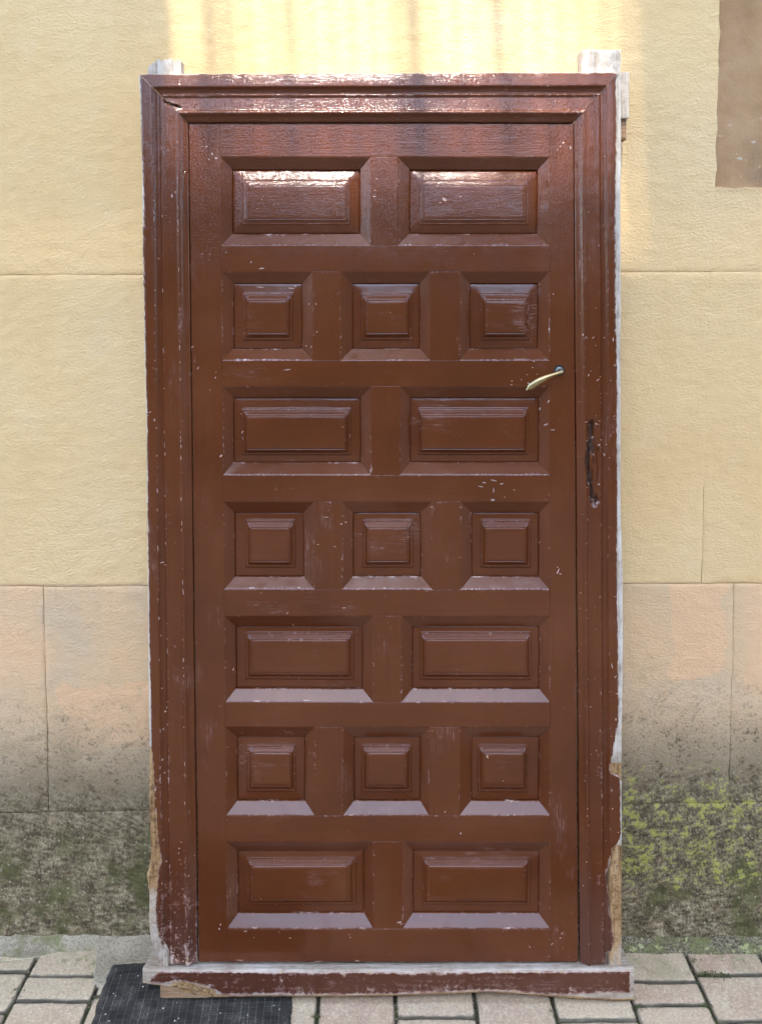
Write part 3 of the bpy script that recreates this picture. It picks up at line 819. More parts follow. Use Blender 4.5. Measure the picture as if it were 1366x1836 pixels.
CHIPS = [
    (0.1477,1.8879,0.0105,0.0059,-25), (0.1852,1.8956,0.0052,0.0026,0), (0.1386,1.8814,0.0052,0.0026,0), (0.2734,1.8737,0.0020,0.0013,0), (0.2138,1.8582,0.0020,0.0013,0),
    (-0.2188,1.4910,0.0144,0.0029,8), (-0.2765,1.7276,0.0118,0.0029,3), (-0.3024,1.7418,0.0052,0.0020,60), (-0.4166,1.7612,0.0033,0.0020,0), (-0.3984,1.7612,0.0026,0.0026,0),
    (-0.4399,1.5444,0.0066,0.0026,30), (-0.4272,1.4949,0.0066,0.0020,70), (-0.3869,1.4728,0.0052,0.0020,70), (-0.3748,1.2884,0.0066,0.0039,40), (-0.3856,1.4845,0.0026,0.0013,20),
    (-0.5426,1.3879,0.0105,0.0026,-35), (-0.5479,1.3748,0.0079,0.0026,60), (-0.5257,1.3748,0.0052,0.0026,80), (-0.5360,1.3931,0.0066,0.0020,15), (0.2640,1.2307,0.0157,0.0033,-12),
    (0.2836,1.2228,0.0092,0.0026,10), (0.2418,1.2254,0.0105,0.0020,0), (0.2616,1.1847,0.0079,0.0039,0), (0.3125,1.2083,0.0039,0.0020,0), (0.2903,1.1913,0.0026,0.0013,0),
    (0.2641,1.2070,0.0021,0.0118,0), (0.2340,1.2162,0.0118,0.0020,-8), (0.3924,1.4166,0.0079,0.0026,60), (0.3743,1.3970,0.0079,0.0026,75), (0.3875,1.3617,0.0092,0.0026,30),
    (0.4032,1.3499,0.0105,0.0022,5), (0.3805,1.4519,0.0052,0.0020,20), (0.3479,1.4584,0.0118,0.0026,-10), (0.3413,1.4793,0.0039,0.0018,0), (0.3283,1.4675,0.0039,0.0018,0),
    (0.3062,1.4649,0.0039,0.0020,0), (0.3049,1.4558,0.0046,0.0020,0), (0.3647,1.4806,0.0026,0.0020,0), (0.3542,1.4962,0.0039,0.0020,10), (0.3568,1.5106,0.0052,0.0020,-10),
    (0.4015,1.6679,0.0021,0.0039,0), (0.4168,1.0160,0.0118,0.0039,65), (0.4221,1.0094,0.0066,0.0026,0), (0.4154,1.0253,0.0039,0.0020,0), (-0.3511,0.7763,0.0079,0.0033,70),
    (-0.0929,1.1281,0.0039,0.0033,0), (-0.0824,1.1307,0.0039,0.0033,0), (-0.1295,1.1439,0.0118,0.0016,2), (-0.1480,1.0794,0.0066,0.0013,0), (-0.1087,1.0741,0.0052,0.0013,0),
    (-0.0917,1.0451,0.0033,0.0026,0), (-0.0931,1.0042,0.0033,0.0026,0), (-0.2205,0.9169,0.0066,0.0016,40), (-0.0866,0.9288,0.0079,0.0016,5), (-0.2820,0.9645,0.0026,0.0020,0),
    (-0.3056,0.9757,0.0118,0.0029,0), (-0.1928,0.9764,0.0052,0.0026,0), (0.0092,0.9751,0.0066,0.0024,0), (-0.2935,0.7058,0.0183,0.0026,0), (-0.1750,0.7071,0.0131,0.0026,0),
    (0.0882,0.7031,0.0079,0.0020,0), (-0.0564,0.9724,0.0020,0.0016,0), (0.1890,0.3889,0.0039,0.0039,40), (0.1844,0.6352,0.0020,0.0016,0), (0.1519,0.4412,0.0026,0.0039,0),
    (0.1212,0.6352,0.0026,0.0020,0), (-0.3222,0.1519,0.0079,0.0026,0), (-0.2426,0.1505,0.0026,0.0021,0), (-0.2162,0.1357,0.0052,0.0016,0), (-0.3023,0.1370,0.0026,0.0016,0),
    (-0.0729,0.1370,0.0039,0.0017,20), (-0.0756,0.1438,0.0026,0.0016,0), (-0.3845,0.1573,0.0026,0.0052,15), (-0.3817,0.1681,0.0026,0.0052,-10), (0.0437,0.1735,0.0105,0.0033,10),
    (0.0490,0.1694,0.0079,0.0026,0), (-0.0571,0.0802,0.0118,0.0029,-3), (-0.1500,0.0789,0.0157,0.0018,2), (-0.3357,0.0816,0.0157,0.0021,0), (0.3542,0.1140,0.0020,0.0052,30),
    (0.4072,0.1208,0.0052,0.0020,40), (0.4309,0.1465,0.0066,0.0020,30), (0.4270,0.1357,0.0052,0.0020,10), (-0.5042,0.6938,0.0052,0.0033,60), (-0.5082,0.6845,0.0046,0.0039,20),
    (-0.5018,0.6552,0.0020,0.0052,10), (-0.5142,0.5711,0.0033,0.0052,20), (-0.5124,0.6432,0.0026,0.0026,0), (-0.5150,1.0385,0.0170,0.0024,4), (-0.5045,1.0332,0.0079,0.0026,0),
    (-0.5456,1.1479,0.0021,0.0092,-8), (-0.5406,1.1149,0.0016,0.0105,0), (-0.4626,0.8108,0.0021,0.0118,-5), (-0.4660,1.3251,0.0018,0.0066,0), (-0.4617,0.9698,0.0020,0.0105,-2),
    (0.4775,1.5666,0.0026,0.0066,10), (0.4931,1.5666,0.0066,0.0026,40), (0.4684,1.5731,0.0026,0.0052,0), (0.5042,1.4675,0.0066,0.0026,40), (0.5107,1.4754,0.0039,0.0020,0),
    (0.5374,1.5627,0.0029,0.0118,2), (0.5417,1.5015,0.0026,0.0066,20), (0.5491,1.3853,0.0079,0.0033,-30), (0.5413,1.3840,0.0039,0.0021,60), (0.5036,1.3643,0.0092,0.0029,-10),
    (0.4762,1.3696,0.0079,0.0026,5), (0.5088,1.3722,0.0033,0.0020,0), (0.4947,1.3329,0.0052,0.0046,40), (0.5130,1.3277,0.0052,0.0039,0), (0.5078,1.3159,0.0052,0.0039,20),
    (0.4975,1.2923,0.0052,0.0033,-20), (0.4791,1.3251,0.0066,0.0026,0), (0.4779,1.3080,0.0052,0.0021,10), (0.4928,1.2254,0.0052,0.0026,40), (0.5085,1.2228,0.0052,0.0039,-20),
    (0.4969,1.1860,0.0092,0.0029,20), (0.5061,1.1794,0.0079,0.0033,35), (0.4877,1.1926,0.0052,0.0026,0), (0.4798,1.2162,0.0033,0.0033,0), (0.5211,1.2923,0.0026,0.0066,20),
    (0.5315,1.2871,0.0021,0.0021,0), (0.5248,1.3172,0.0026,0.0026,0), (0.5338,1.3382,0.0020,0.0020,0), (0.4398,2.0076,0.0026,0.0079,0), (0.4229,2.0192,0.0052,0.0039,0),
    (0.4165,2.0102,0.0039,0.0026,40), (0.4100,2.0025,0.0026,0.0026,0), (-0.4048,2.0102,0.0052,0.0039,0), (-0.3920,1.9935,0.0039,0.0066,30), (-0.3830,1.9832,0.0066,0.0039,0),
    (-0.3998,1.9806,0.0026,0.0026,0), (-0.3607,1.7651,0.0026,0.0020,0), (-0.0104,1.9356,0.0052,0.0020,0), (-0.0155,1.8943,0.0066,0.0026,0), (-0.0142,1.9085,0.0039,0.0020,0),
    (-0.4832,1.8943,0.0033,0.0092,0), (-0.4754,1.9033,0.0026,0.0039,0), (0.5403,0.7975,0.0026,0.0118,10), (0.5484,0.7710,0.0079,0.0026,50), (0.5526,0.7311,0.0066,0.0024,-10),
    (0.5504,0.6711,0.0033,0.0066,0), (0.5151,0.6405,0.0021,0.0039,0), (0.5424,0.5015,0.0020,0.0052,0), (0.5440,0.4573,0.0024,0.0039,0), (0.5577,0.4010,0.0026,0.0026,0),
    (-0.1659,1.8324,0.0016,0.0016,0), (0.0221,1.6251,0.0020,0.0020,0), (-0.1521,1.6446,0.0020,0.0039,0), (-0.1496,1.5796,0.0033,0.0026,30), (-0.1690,1.6446,0.0026,0.0026,0),
    (-0.1757,1.5470,0.0039,0.0020,30), (-0.1627,1.5444,0.0039,0.0026,60), (-0.1861,1.5496,0.0026,0.0020,0), (-0.2832,1.6848,0.0183,0.0020,-4), (-0.2118,1.6822,0.0118,0.0026,-6),
    (-0.2026,1.6874,0.0052,0.0026,0), (-0.3300,1.3853,0.0033,0.0020,0), (-0.0900,1.3565,0.0020,0.0033,10), (-0.0848,1.3251,0.0016,0.0016,0), (0.2167,1.7612,0.0016,0.0016,0),
    (0.2945,1.7806,0.0026,0.0013,0),
]

# ================================================================== THE DOOR
# local frame of the door: u across, v up along the leaning door, w out towards the street
WL, WC, WB = -0.016, -0.0330, -0.0352     # face of the leaf, foot of the chamfers, border of the panels
LEAN = R(1.75)
door = tag(empty('wooden_door', (0, -0.165, 0), (-LEAN, 0, 0)),
           'old brown panelled wooden door in its frame, leaning against the cream wall', 'door')
SURF = []                                  # painted parts, for placing chips on their surface

def D(u, v, w, k=1.0):
    """door coordinates to local xyz, with the small unevenness of old hand-made joinery"""
    a = nv(u * 6.0 + 3.1, v * 6.0, w * 6 + 1.7)
    b = nv(u * 48.0, v * 48.0 + 5.2, w * 20)
    return (u + k * (0.0007 * a.x + 0.00032 * b.x), -(w + k * (0.0007 * a.y + 0.00030 * b.y)), v + k * (0.0007 * a.z + 0.00032 * b.z))

def paint_build(mb, name, mat, parent, angle=None):
    SURF.append((list(mb.v), list(mb.f)))
    return mb.build(name, mat, parent, True, angle)

def samples(a, b, step):
    n = max(2, int(abs(b - a) / step))
    return [lerp(a, b, i / n) for i in range(n + 1)]

def sl(v): return u_at(STILE_L, v)
def sr(v): return u_at(STILE_R, v)

ER = 0.0011                                # rounding of the painted arrises

def chamfer(mb, o0, o1, i0, i1, edge_wear, foot_wear):
    """sloping side of an opening: outer arris o0-o1 on the leaf's face, foot i0-i1 by the panel"""
    n = max(6, int(math.hypot(o1[0] - o0[0], o1[1] - o0[1]) / 0.005))
    dx, dy = i0[0] - o0[0] + i1[0] - o1[0], i0[1] - o0[1] + i1[1] - o1[1]
    ln = math.hypot(dx, dy); dx, dy = dx / ln, dy / ln
    rows, wr = [], []
    # fractions across: on the face, on the arris, on the slope, ... foot
    for kind, t, we in (('f', -ER, edge_wear * 0.8), ('f', -ER * 0.35, edge_wear), ('s', 0.05, edge_wear), ('s', 0.12, edge_wear * 0.45),
                        ('s', 0.3, 0.05), ('s', 0.6, 0.03), ('s', 0.86, foot_wear * 0.3), ('s', 0.96, foot_wear), ('s', 1.0, foot_wear), ('b', 1.0, foot_wear)):
        row, w_ = [], []
        for k in range(n + 1):
            a = k / n
            ou, ov = lerp(o0[0], o1[0], a), lerp(o0[1], o1[1], a)
            iu, iv = lerp(i0[0], i1[0], a), lerp(i0[1], i1[1], a)
            knock = 0.0012 * max(0.0, nz(ou * 31 + 7, ov * 31, 5.5) - 0.38) * edge_wear * 3
            if kind == 'f':
                p = (ou + dx * t, ov + dy * t, WL + (0 if t == -ER else -0.00012) - knock)
            elif kind == 's':
                p = (lerp(ou, iu, t), lerp(ov, iv, t), lerp(WL - 0.0002, WC, t) - knock * (1 - t))
            else:
                p = (iu, iv, WC - 0.006)
            row.append(D(*p))
            w_.append(we * (0.75 + 0.6 * nz(ou * 18, ov * 18, 1.1)))
        rows.append(row); wr.append(w_)
    mb.grid(rows, wr)

def face_patch(mb, ul, ur, vb, vt, e_l=0.0, e_r=0.0, e_b=0.0, e_t=0.0, step=0.008, dent=None):
    """flat face between lines: ul, ur functions of v; vb, vt numbers; e_* = wear along each side"""
    def fr(n):
        return [0.0, 0.25 / n * 0.4, 0.25 / n] + [i / n for i in range(1, n)] + [1 - 0.25 / n, 1 - 0.1 / n, 1.0]
    nu = max(3, int((ur(vb) - ul(vb)) / step)); nvv = max(3, int((vt - vb) / step))
    rows, wr = [], []
    for b in fr(nvv):
        row, w_ = [], []
        v = lerp(vb, vt, b)
        for a in fr(nu):
            u = lerp(ul(v), ur(v), a)
            w = WL
            we = 0.0
            du, dv = (ur(v) - ul(v)), (vt - vb)
            for e, dd in ((e_l, a * du), (e_r, (1 - a) * du), (e_b, b * dv), (e_t, (1 - b) * dv)):
                we = max(we, e * (1 - sstep(0.0, 0.004, dd)))
            if dent:
                w_d, e_d = dent(u, v)
                w -= w_d; we = max(we, e_d)
            row.append(D(u, v, w)); w_.append(we)
        rows.append(row); wr.append(w_)
    ids = mb.grid(rows, wr)
    rim = ids[0] + [r[-1] for r in ids[1:]] + ids[-1][-2::-1] + [r[0] for r in ids[-2:0:-1]]
    back = [mb.vert((mb.v[i][0], -(WC - 0.004), mb.v[i][2]), 0.3) for i in rim]
    for k in range(len(rim)):
        mb.face(rim[(k + 1) % len(rim)], rim[k], back[k], back[(k + 1) % len(rim)])

VT, VB = LEAF_L[0][1], LEAF_L[1][1] + 0.0035
GAP = 0.0005

# --- backing of the leaf
bk = MB()
bk.box(-0.436, 0.462, 0.046, 0.062, VB + 0.004, VT - 0.003)
bk.build('leaf_back', DARK, door, False)

def dents(u, v):
    """fields of small dents and sags of the paint, deeper near the lock edge"""
    k = max(0.0, nz(u * 27, v * 27, 9.1) - 0.55) * 0.002
    # lever hole
    return k, 0.0

def opening_corners(r, c):
    vo1, vo0, vi1, vi0 = ROWS[r][0][:4]                      # o = outer, 1 = top, 0 = bottom
    c8 = ROWS[r][1][c]
    n = len(ROWS[r][1])
    def ul(v): return sl(v) if c == 0 else c8[0]
    def ur(v): return sr(v) if c == n - 1 else c8[1]
    o = dict(bl=(ul(vo0), vo0), br=(ur(vo0), vo0), tl=(ul(vo1), vo1), tr=(ur(vo1), vo1))
    i = dict(bl=(c8[2], vi0), br=(c8[3], vi0), tl=(c8[2], vi1), tr=(c8[3], vi1))
    return o, i, ul, ur

# --- stiles
for side in (-1, 1):
    mb = MB()
    if side < 0:
        face_patch(mb, lambda v: u_at(LEAF_L, v), lambda v: sl(v) - ER, VB, VT, 0.25, 0.12, 0.5, 0.35, dent=dents)
    else:
        def lock_side(u, v):
            k, e = dents(u, v)
            band = sstep(1.55, 1.4, v) * sstep(0.85, 1.0, v)
            e = max(e, band * 0.18 * sstep(0.435, 0.46, u))
            k += band * 0.0007 * max(0, fbm(u * 60, v * 25, 3.3, 3))
            return k, e
        face_patch(mb, lambda v: sr(v) + ER, lambda v: u_at(LEAF_R, v), VB, VT, 0.18, 0.3, 0.4, 0.45, dent=lock_side)
    for r in range(7):
        n = len(ROWS[r][1])
        if side < 0:
            o, i, _, _ = opening_corners(r, 0)
            chamfer(mb, o['bl'], o['tl'], i['bl'], i['tl'], 0.52, 0.45)
        else:
            o, i, _, _ = opening_corners(r, n - 1)
            chamfer(mb, o['br'], o['tr'], i['br'], i['tr'], 0.6 if r in (0, 2) else 0.48, 0.45)
    paint_build(mb, 'stile', PAINT_V, door)

# --- rails (top, six between the rows of panels, bottom)
for k in range(8):
    vt = VT if k == 0 else ROWS[k - 1][0][1] - ER
    vb = VB if k == 7 else ROWS[k][0][0] + ER
    mb = MB()
    face_patch(mb, lambda v: sl(v) - ER + GAP, lambda v: sr(v) + ER - GAP, vb, vt, 0.15, 0.2, 0.55 if k == 7 else 0.16, 0.34 if k == 0 else 0.50, dent=dents)
    if k > 0:                                # upper edge: feet of the openings above
        for c in range(len(ROWS[k - 1][1])):
            o, i, _, _ = opening_corners(k - 1, c)
            chamfer(mb, o['bl'], o['br'], i['bl'], i['br'], 0.74, 0.70)
    if k < 7:                                # lower edge: heads of the openings below
        for c in range(len(ROWS[k][1])):
            o, i, _, _ = opening_corners(k, c)
            chamfer(mb, o['tl'], o['tr'], i['tl'], i['tr'], 0.2, 0.0)
    paint_build(mb, 'rail', PAINT_H, door)

# --- muntins between the panels
for r in range(7):
    cells = ROWS[r][1]
    vo1, vo0 = ROWS[r][0][:2]
    for c in range(len(cells) - 1):
        ul_, ur_ = cells[c][1], cells[c + 1][0]
        mb = MB()
        face_patch(mb, lambda v: ul_ + ER, lambda v: ur_ - ER, vo0 - ER + GAP, vo1 + ER - GAP, 0.42, 0.42, 0.3, 0.48, dent=dents)
        o, i, _, _ = opening_corners(r, c)
        chamfer(mb, o['br'], o['tr'], i['br'], i['tr'], 0.5, 0.4)
        o, i, _, _ = opening_corners(r, c + 1)
        chamfer(mb, o['bl'], o['tl'], i['bl'], i['tl'], 0.52, 0.45)
        paint_build(mb, 'muntin', PAINT_V, door)

# --- raised panels
PROFILE = [(0.0, 0.0, 0.12), (0.03, 0.0004, 0.35), (0.07, 0.0021, 0.45), (0.12, 0.0026, 0.5), (0.26, 0.0028, 0.2), (0.31, 0.0026, 0.12), (0.36, 0.0031, 0.25),
           (0.5, 0.0048, 0.1), (0.64, 0.0070, 0.12), (0.74, 0.0082, 0.35), (0.80, 0.0086, 0.42), (0.86, 0.0080, 0.15), (0.90, 0.0079, 0.1),
           (0.95, 0.0092, 0.4), (1.0, 0.0094, 0.3)]

def panel(r, c):
    vo1, vo0, vi1, vi0, vm1, vm0, vf1, vf0 = ROWS[r][0]
    c8 = ROWS[r][1][c]
    nu = max(8, int((c8[7] - c8[6]) / 0.006)); nvv = max(8, int((vf1 - vf0) / 0.006))
    tilt_u, tilt_v = random.uniform(-0.0006, 0.0006), random.uniform(-0.0008, 0.0008)
    rects = []
    B = (c8[2] - 0.006, c8[3] + 0.006, vi0 - 0.006, vi1 + 0.006)
    I = (c8[2], c8[3], vi0, vi1)
    M = (c8[4], c8[5], vm0, vm1)
    Fd = (c8[6], c8[7], vf0, vf1)
    L4 = lambda a, b, t: tuple(lerp(p, q, t) for p, q in zip(a, b))
    rects.append((B, WB - 0.0016, 0.0))
    rects.append((I, WB - 0.0034, 0.25))
    rects.append((L4(I, M, 0.06), WB - 0.0014, 0.15))
    up = 0.0085 if r == 0 else 0.0010            # the top pair is bevelled, the others lie flat
    for t in (0.12, 0.35, 0.65, 0.9):
        rects.append((L4(I, M, t), WB - 0.0012 * (1 - t) + up * t, 0.06))
    for t, h, we in PROFILE:
        rects.append((L4(M, Fd, t), WB + up + h * (0.75 if r == 0 else 1.62), we))
    mb = MB()
    cu, cv = (c8[6] + c8[7]) / 2, (vf0 + vf1) / 2
    def pt(u, v, w):
        return D(u, v, w + tilt_u * (u - cu) / 0.1 + tilt_v * (v - cv) / 0.06, 1.15)
    rings = []
    top_wear = 0.65 if r == 0 else 0.5
    for (x0, x1, y0, y1), w, we in rects:
        ring = []
        for k in range(nu): ring.append((lerp(x0, x1, k / nu), y0, 0.55))
        for k in range(nvv): ring.append((x1, lerp(y0, y1, k / nvv), 0.8))
        for k in range(nu): ring.append((lerp(x1, x0, k / nu), y1, 1.0))
        for k in range(nvv): ring.append((x0, lerp(y1, y0, k / nvv), 0.7))
        rings.append([mb.vert(pt(u, v, w), we * s * (0.9 + 0.6 * nz(u * 22, v * 22, 4.0))) for u, v, s in ring])
    n = len(rings[0])
    for a, b in zip(rings, rings[1:]):
        for k in range(n):
            mb.face(a[k], a[(k + 1) % n], b[(k + 1) % n], b[k])
    # the field itself
    last = rings[-1]
    gridv = [[None] * (nu + 1) for _ in range(nvv + 1)]
    for k in range(nu): gridv[0][k] = last[k]
    for k in range(nvv): gridv[k][nu] = last[nu + k]
    for k in range(nu): gridv[nvv][nu - k] = last[nu + nvv + k]
    for k in range(nvv): gridv[nvv - k][0] = last[2 * nu + nvv + k]
    for b in range(1, nvv):
        for a in range(1, nu):
            gridv[b][a] = mb.vert(pt(lerp(Fd[0], Fd[1], a / nu), lerp(Fd[2], Fd[3], b / nvv), WB + up + 0.0094 * (0.75 if r == 0 else 1.62)), 0.0)
    for b in range(nvv):
        for a in range(nu):
            mb.face(gridv[b][a], gridv[b][a + 1], gridv[b + 1][a + 1], gridv[b + 1][a])
    paint_build(mb, 'panel', PAINT_P, door)

for r in range(7):
    for c in range(len(ROWS[r][1])):
        panel(r, c)

# --- frame: moulded jambs and head, mitred; painted skin over a whitened timber core
PRO = [(0, -0.0060, 0.9), (0.8, -0.0022, 0.9), (2.5, -0.0003, 0.55), (6, 0, 0.22), (12, 0, 0.1), (18, 0, 0.08), (24, 0, 0.1), (29, -0.0001, 0.2), (31.5, -0.0008, 0.45), (33.0, -0.0028, 0.3),
       (36, -0.0070, 0.06), (40, -0.0096, 0.03), (44.5, -0.0106, 0.06), (46.5, -0.0102, 0.12), (48, -0.0072, 0.4), (49.5, -0.0060, 0.55), (51.5, -0.0058, 0.5), (54, -0.0064, 0.2),
       (60, -0.0066, 0.1), (66, -0.0066, 0.08), (72, -0.0066, 0.08), (78, -0.0066, 0.1), (83, -0.0064, 0.2), (85, -0.0056, 0.30), (86.5, -0.0030, 0.42), (88.5, -0.0014, 0.45), (91, -0.0011, 0.40), (93, -0.0018, 0.35),
       (95, -0.0040, 0.15), (98, -0.0074, 0.05), (103, -0.0108, 0.04), (107.5, -0.0132, 0.1), (110, -0.0150, 0.3), (111, -0.024, 0.3)]
dense = []                                  # finer steps where the lock jamb is broken out
for a_, b_ in zip(PRO, PRO[1:]):
    n_ = max(1, int((b_[0] - a_[0]) / 1.6)) if 48 <= a_[0] < 96 else 1
    dense += [tuple(lerp(p_, q_, k_ / n_) for p_, q_ in zip(a_, b_)) for k_ in range(n_)]
PRO = dense + [PRO[-1]]
PT = [p[0] / 111.0 for p in PRO]

def seg_dist(p, a, b):
    ax, ay = b[0] - a[0], b[1] - a[1]
    t = max(0, min(1, ((p[0] - a[0]) * ax + (p[1] - a[1]) * ay) / (ax * ax + ay * ay + 1e-12)))
    return math.hypot(p[0] - a[0] - t * ax, p[1] - a[1] - t * ay)

def gouge(u, v):
    """rot hole in the lock jamb and the split in the head's left mitre: depth, wear"""
    dep, we = 0.0, 0.0
    if 1.12 < v < 1.42 and u > 0.46:
        d = min(seg_dist((u, v), a, b) for a, b in zip(GOUGE[:5], GOUGE[1:6]))
        d2 = min(seg_dist((u, v), GOUGE[5], GOUGE[6]), seg_dist((u, v), GOUGE[6], GOUGE[7]))
        j = 0.5 + 1.6 * nz(u * 130, v * 70, 2.0)
        dn = d + 0.005 * nz(u * 160, v * 42, 2.0) + 0.003 * nz(u * 330, v * 120, 7.0)
        dep = 0.0135 * (1 - sstep(-0.001, 0.0165, dn)) * max(0.1, 0.72 + 0.8 * nz(u * 210, v * 24, 6.0))
        dep += 0.010 * min(1.0, max(0.0, 0.45 + 1.6 * nz(v * 34, 2.0, 5.0))) * (1 - sstep(0.0, 0.0028, abs(u - u_at(GOUGE[:6], v) + 0.0015) + 0.0012 * nz(v * 60, 1, 1))) * sstep(1.18, 1.20, v) * sstep(1.36, 1.33, v)
        dep = max(dep, 0.008 * (1 - sstep(0.001, 0.006 + 0.003 * j, d2)) * max(0.0, 0.4 + nz(u * 40, v * 22, 1.0)))
        we = 0.40 * (1 - sstep(0.006, 0.026, min(d, d2))) * sstep(0.001, 0.007, min(d, d2))
        dep += 0.0022 * we * max(0, fbm(u * 110, v * 45, 8.8, 3))
    if u < -0.44 and v > 2.08:
        d = min(seg_dist((u, v), a, b) for a, b in zip(HEADHOLE, HEADHOLE[1:]))
        j = nz(u * 90, v * 160, 2.0)
        dep = 0.013 * (1 - sstep(0.0008, 0.0042 + 0.002 * j, d))
        we = 0.6 * (1 - sstep(0.002, 0.014, d))
        dep += 0.002 * we * max(0, fbm(u * 60, v * 160, 8.8, 3))
    return dep, we

def jamb(side):
    out, inn = (JL_OUT, JL_IN) if side < 0 else (JR_OUT, JR_IN)
    cut, core = (JL_PAINT, JL_CORE) if side < 0 else (JR_PAINT, JR_CORE)
    vb = 0.0790
    mb, mc = MB(), MB()
    N = 520
    rows, wr, crow, cwr = [], [], [], []
    for k in range(N + 1):
        s = k / N
        row, w_, rc, wc = [], [], [], []
        for (mm, w, we), t in zip(PRO, PT):
            vtop = lerp(out[0][1], inn[0][1], t) - 0.0006
            v = lerp(vb + 0.0015 * nz(t * 9, side, 3.0), vtop, s)
            u = lerp(u_at(out, v), u_at(inn, v), t)
            edge = u_at(cut, v) + 0.0016 * nz(v * 70, side * 3, 0.4) + 0.0010 * nz(v * 210, side, 2.4)
            dep, gw = gouge(u, v)
            low = sstep(0.42, 0.12, v)
            bead = 1.0 + 0.9 * nz(v * 5, t * 3, 7.0 + side)
            ww = we * (0.62 if mm > 40 else 0.9) * bead + gw + low * (0.62 if side < 0 else 0.2) * (0.6 + 0.9 * nz(u * 25, v * 25, 3))
            if dep > 0.001 or (side > 0 and 1.14 < v < 1.40 and 0.46 < u < 0.52): ww *= 0.25
            if dep > 0.0055 and side > 0: ww = -min(1.0, (dep - 0.0055) / 0.006)
            over = (edge - u) if side < 0 else (u - edge)
            uu = u
            if over > 0:
                uu = edge; w2 = w - min(0.0075, 0.002 + over * 0.6); ww = 1.2
            else:
                w2 = w - dep
                ww += 0.7 * (1 - sstep(0.0, 0.004, -over))
            # frayed foot
            if v < vb + 0.02: ww += 0.5 * (1 - (v - vb) / 0.02)
            row.append(D(uu, v, w2)); w_.append(ww)
            # timber core follows the profile a little deeper
            ue = u_at(core, v) + 0.0006 * nz(v * 60, side, 9.0)
            uc = lerp(ue, u_at(inn, v) - side * -0.004, t)
            if side < 0 and v > 0.55: uc += 0.0022 * (1 - t)
            rag = sstep(0.62, 0.5, v) * (1 - sstep(0.0, 0.4, t))
            wcv = w - 0.0042 - dep * 0.9 + rag * (0.0026 * nz(uc * 260, v * 18, 1.0) + 0.0026 * nz(uc * 90, v * 60, 6.0) + 0.0016 * nz(uc * 300, v * 140, 3.0))
            if t == 0: wcv -= 0.001
            wcv -= 0.012 * (sstep(0.30, 0.36, t) if v < 0.64 else sstep(0.12, 0.22, t))           # stays well behind the coves and the broken-out lock
            if side < 0:
                fresh = sstep(0.64, 0.58, v) * lerp(0.46, 1.0, sstep(0.25, 0.33, v))
            else:
                fresh = max(sstep(0.39, 0.365, v) * lerp(0.5, 1.0, sstep(0.10, 0.27, v)), 0.95 * sstep(0.59, 0.56, v) * sstep(0.52, 0.54, v))
            rc.append(D(uc, lerp(0.0700, vtop - 0.002, s), wcv)); wc.append(fresh)
        # side of the core, back to the wall
        ue = u_at(core, v) + 0.0006 * nz(v * 60, side, 9.0)
        for dpt in (-0.030, -0.086):
            rc.insert(0, D(ue + (0.0022 if side < 0 and v > 0.55 else 0) - side * 0.0008 * (0.05 + dpt), lerp(0.0700, out[0][1] - 0.003, s), dpt)); wc.insert(0, wc[0])
        rows.append(row); wr.append(w_); crow.append(rc); cwr.append(wc)
    mb.grid(rows, wr); mc.grid(crow, cwr)
    # inner face and foot of the core
    o = paint_build(mb, 'frame_jamb', PAINT_J, door)
    mc.build('timber_core', RAW_V, o, True, 55)
    return o

jamb(-1)
jamb(1)

def head():
    mb, mc = MB(), MB()
    N = 300
    rows, wr, crow = [], [], []
    for k in range(N + 1):
        s = k / N
        row, w_, rc = [], [], []
        for (mm, w, we), t in zip(PRO, PT):
            ua = lerp(HEAD_OUT[0][0], HEAD_IN[0][0], t) + 0.0006
            ub = lerp(HEAD_OUT[1][0], HEAD_IN[1][0], t) - 0.0006
            if t == 0: ua += 0.001; ub -= 0.004
            u = lerp(ua, ub, s)
            v = lerp(lerp(HEAD_OUT[0][1], HEAD_OUT[1][1], s), HEAD_IN[0][1], t)
            if mm < 3:
                v += 0.0016 * nz(u * 35, 0.2, 4.0) + 0.0010 * nz(u * 120, 2.2, 4.0)
            dep, gw = gouge(u, v)
            ww = we * (1.0 + 0.8 * nz(u * 6, t * 3, 2.0)) + gw + 0.25 * (1 - sstep(0.0, 0.03, u - ua)) + 0.4 * (1 - sstep(0.0, 0.02, ub - u))
            # the head's two flats lean back at the top, shaped to catch the sun
            back_ = 0.0060 * max(0.0, 1 - mm / 31) if mm < 31 else (0.0050 * (1 - (mm - 54) / 30) if 54 <= mm < 84 else (0.0050 * (mm - 47.5) / 6.5 if 47.5 <= mm < 54 else 0.0))
            w -= back_
            row.append(D(u, v, w - dep)); w_.append(ww)
            rc.append(D(u, v + (0.0022 if mm < 1 else 0.0), w - 0.0042 - dep * 0.7 - 0.012 * sstep(0.30, 0.36, t)))
        ztop = lerp(HEAD_OUT[0][1], HEAD_OUT[1][1], s) + 0.0022
        for dpt in (-0.030, -0.086):
            rc.insert(0, D(u, ztop, dpt))
        rows.append(row); wr.append(w_); crow.append(rc)
    mb.grid(rows, wr); mc.grid(crow)
    o = paint_build(mb, 'frame_head', PAINT_H, door)
    mc.build('timber_core', RAW_H, o, True, 55)

head()

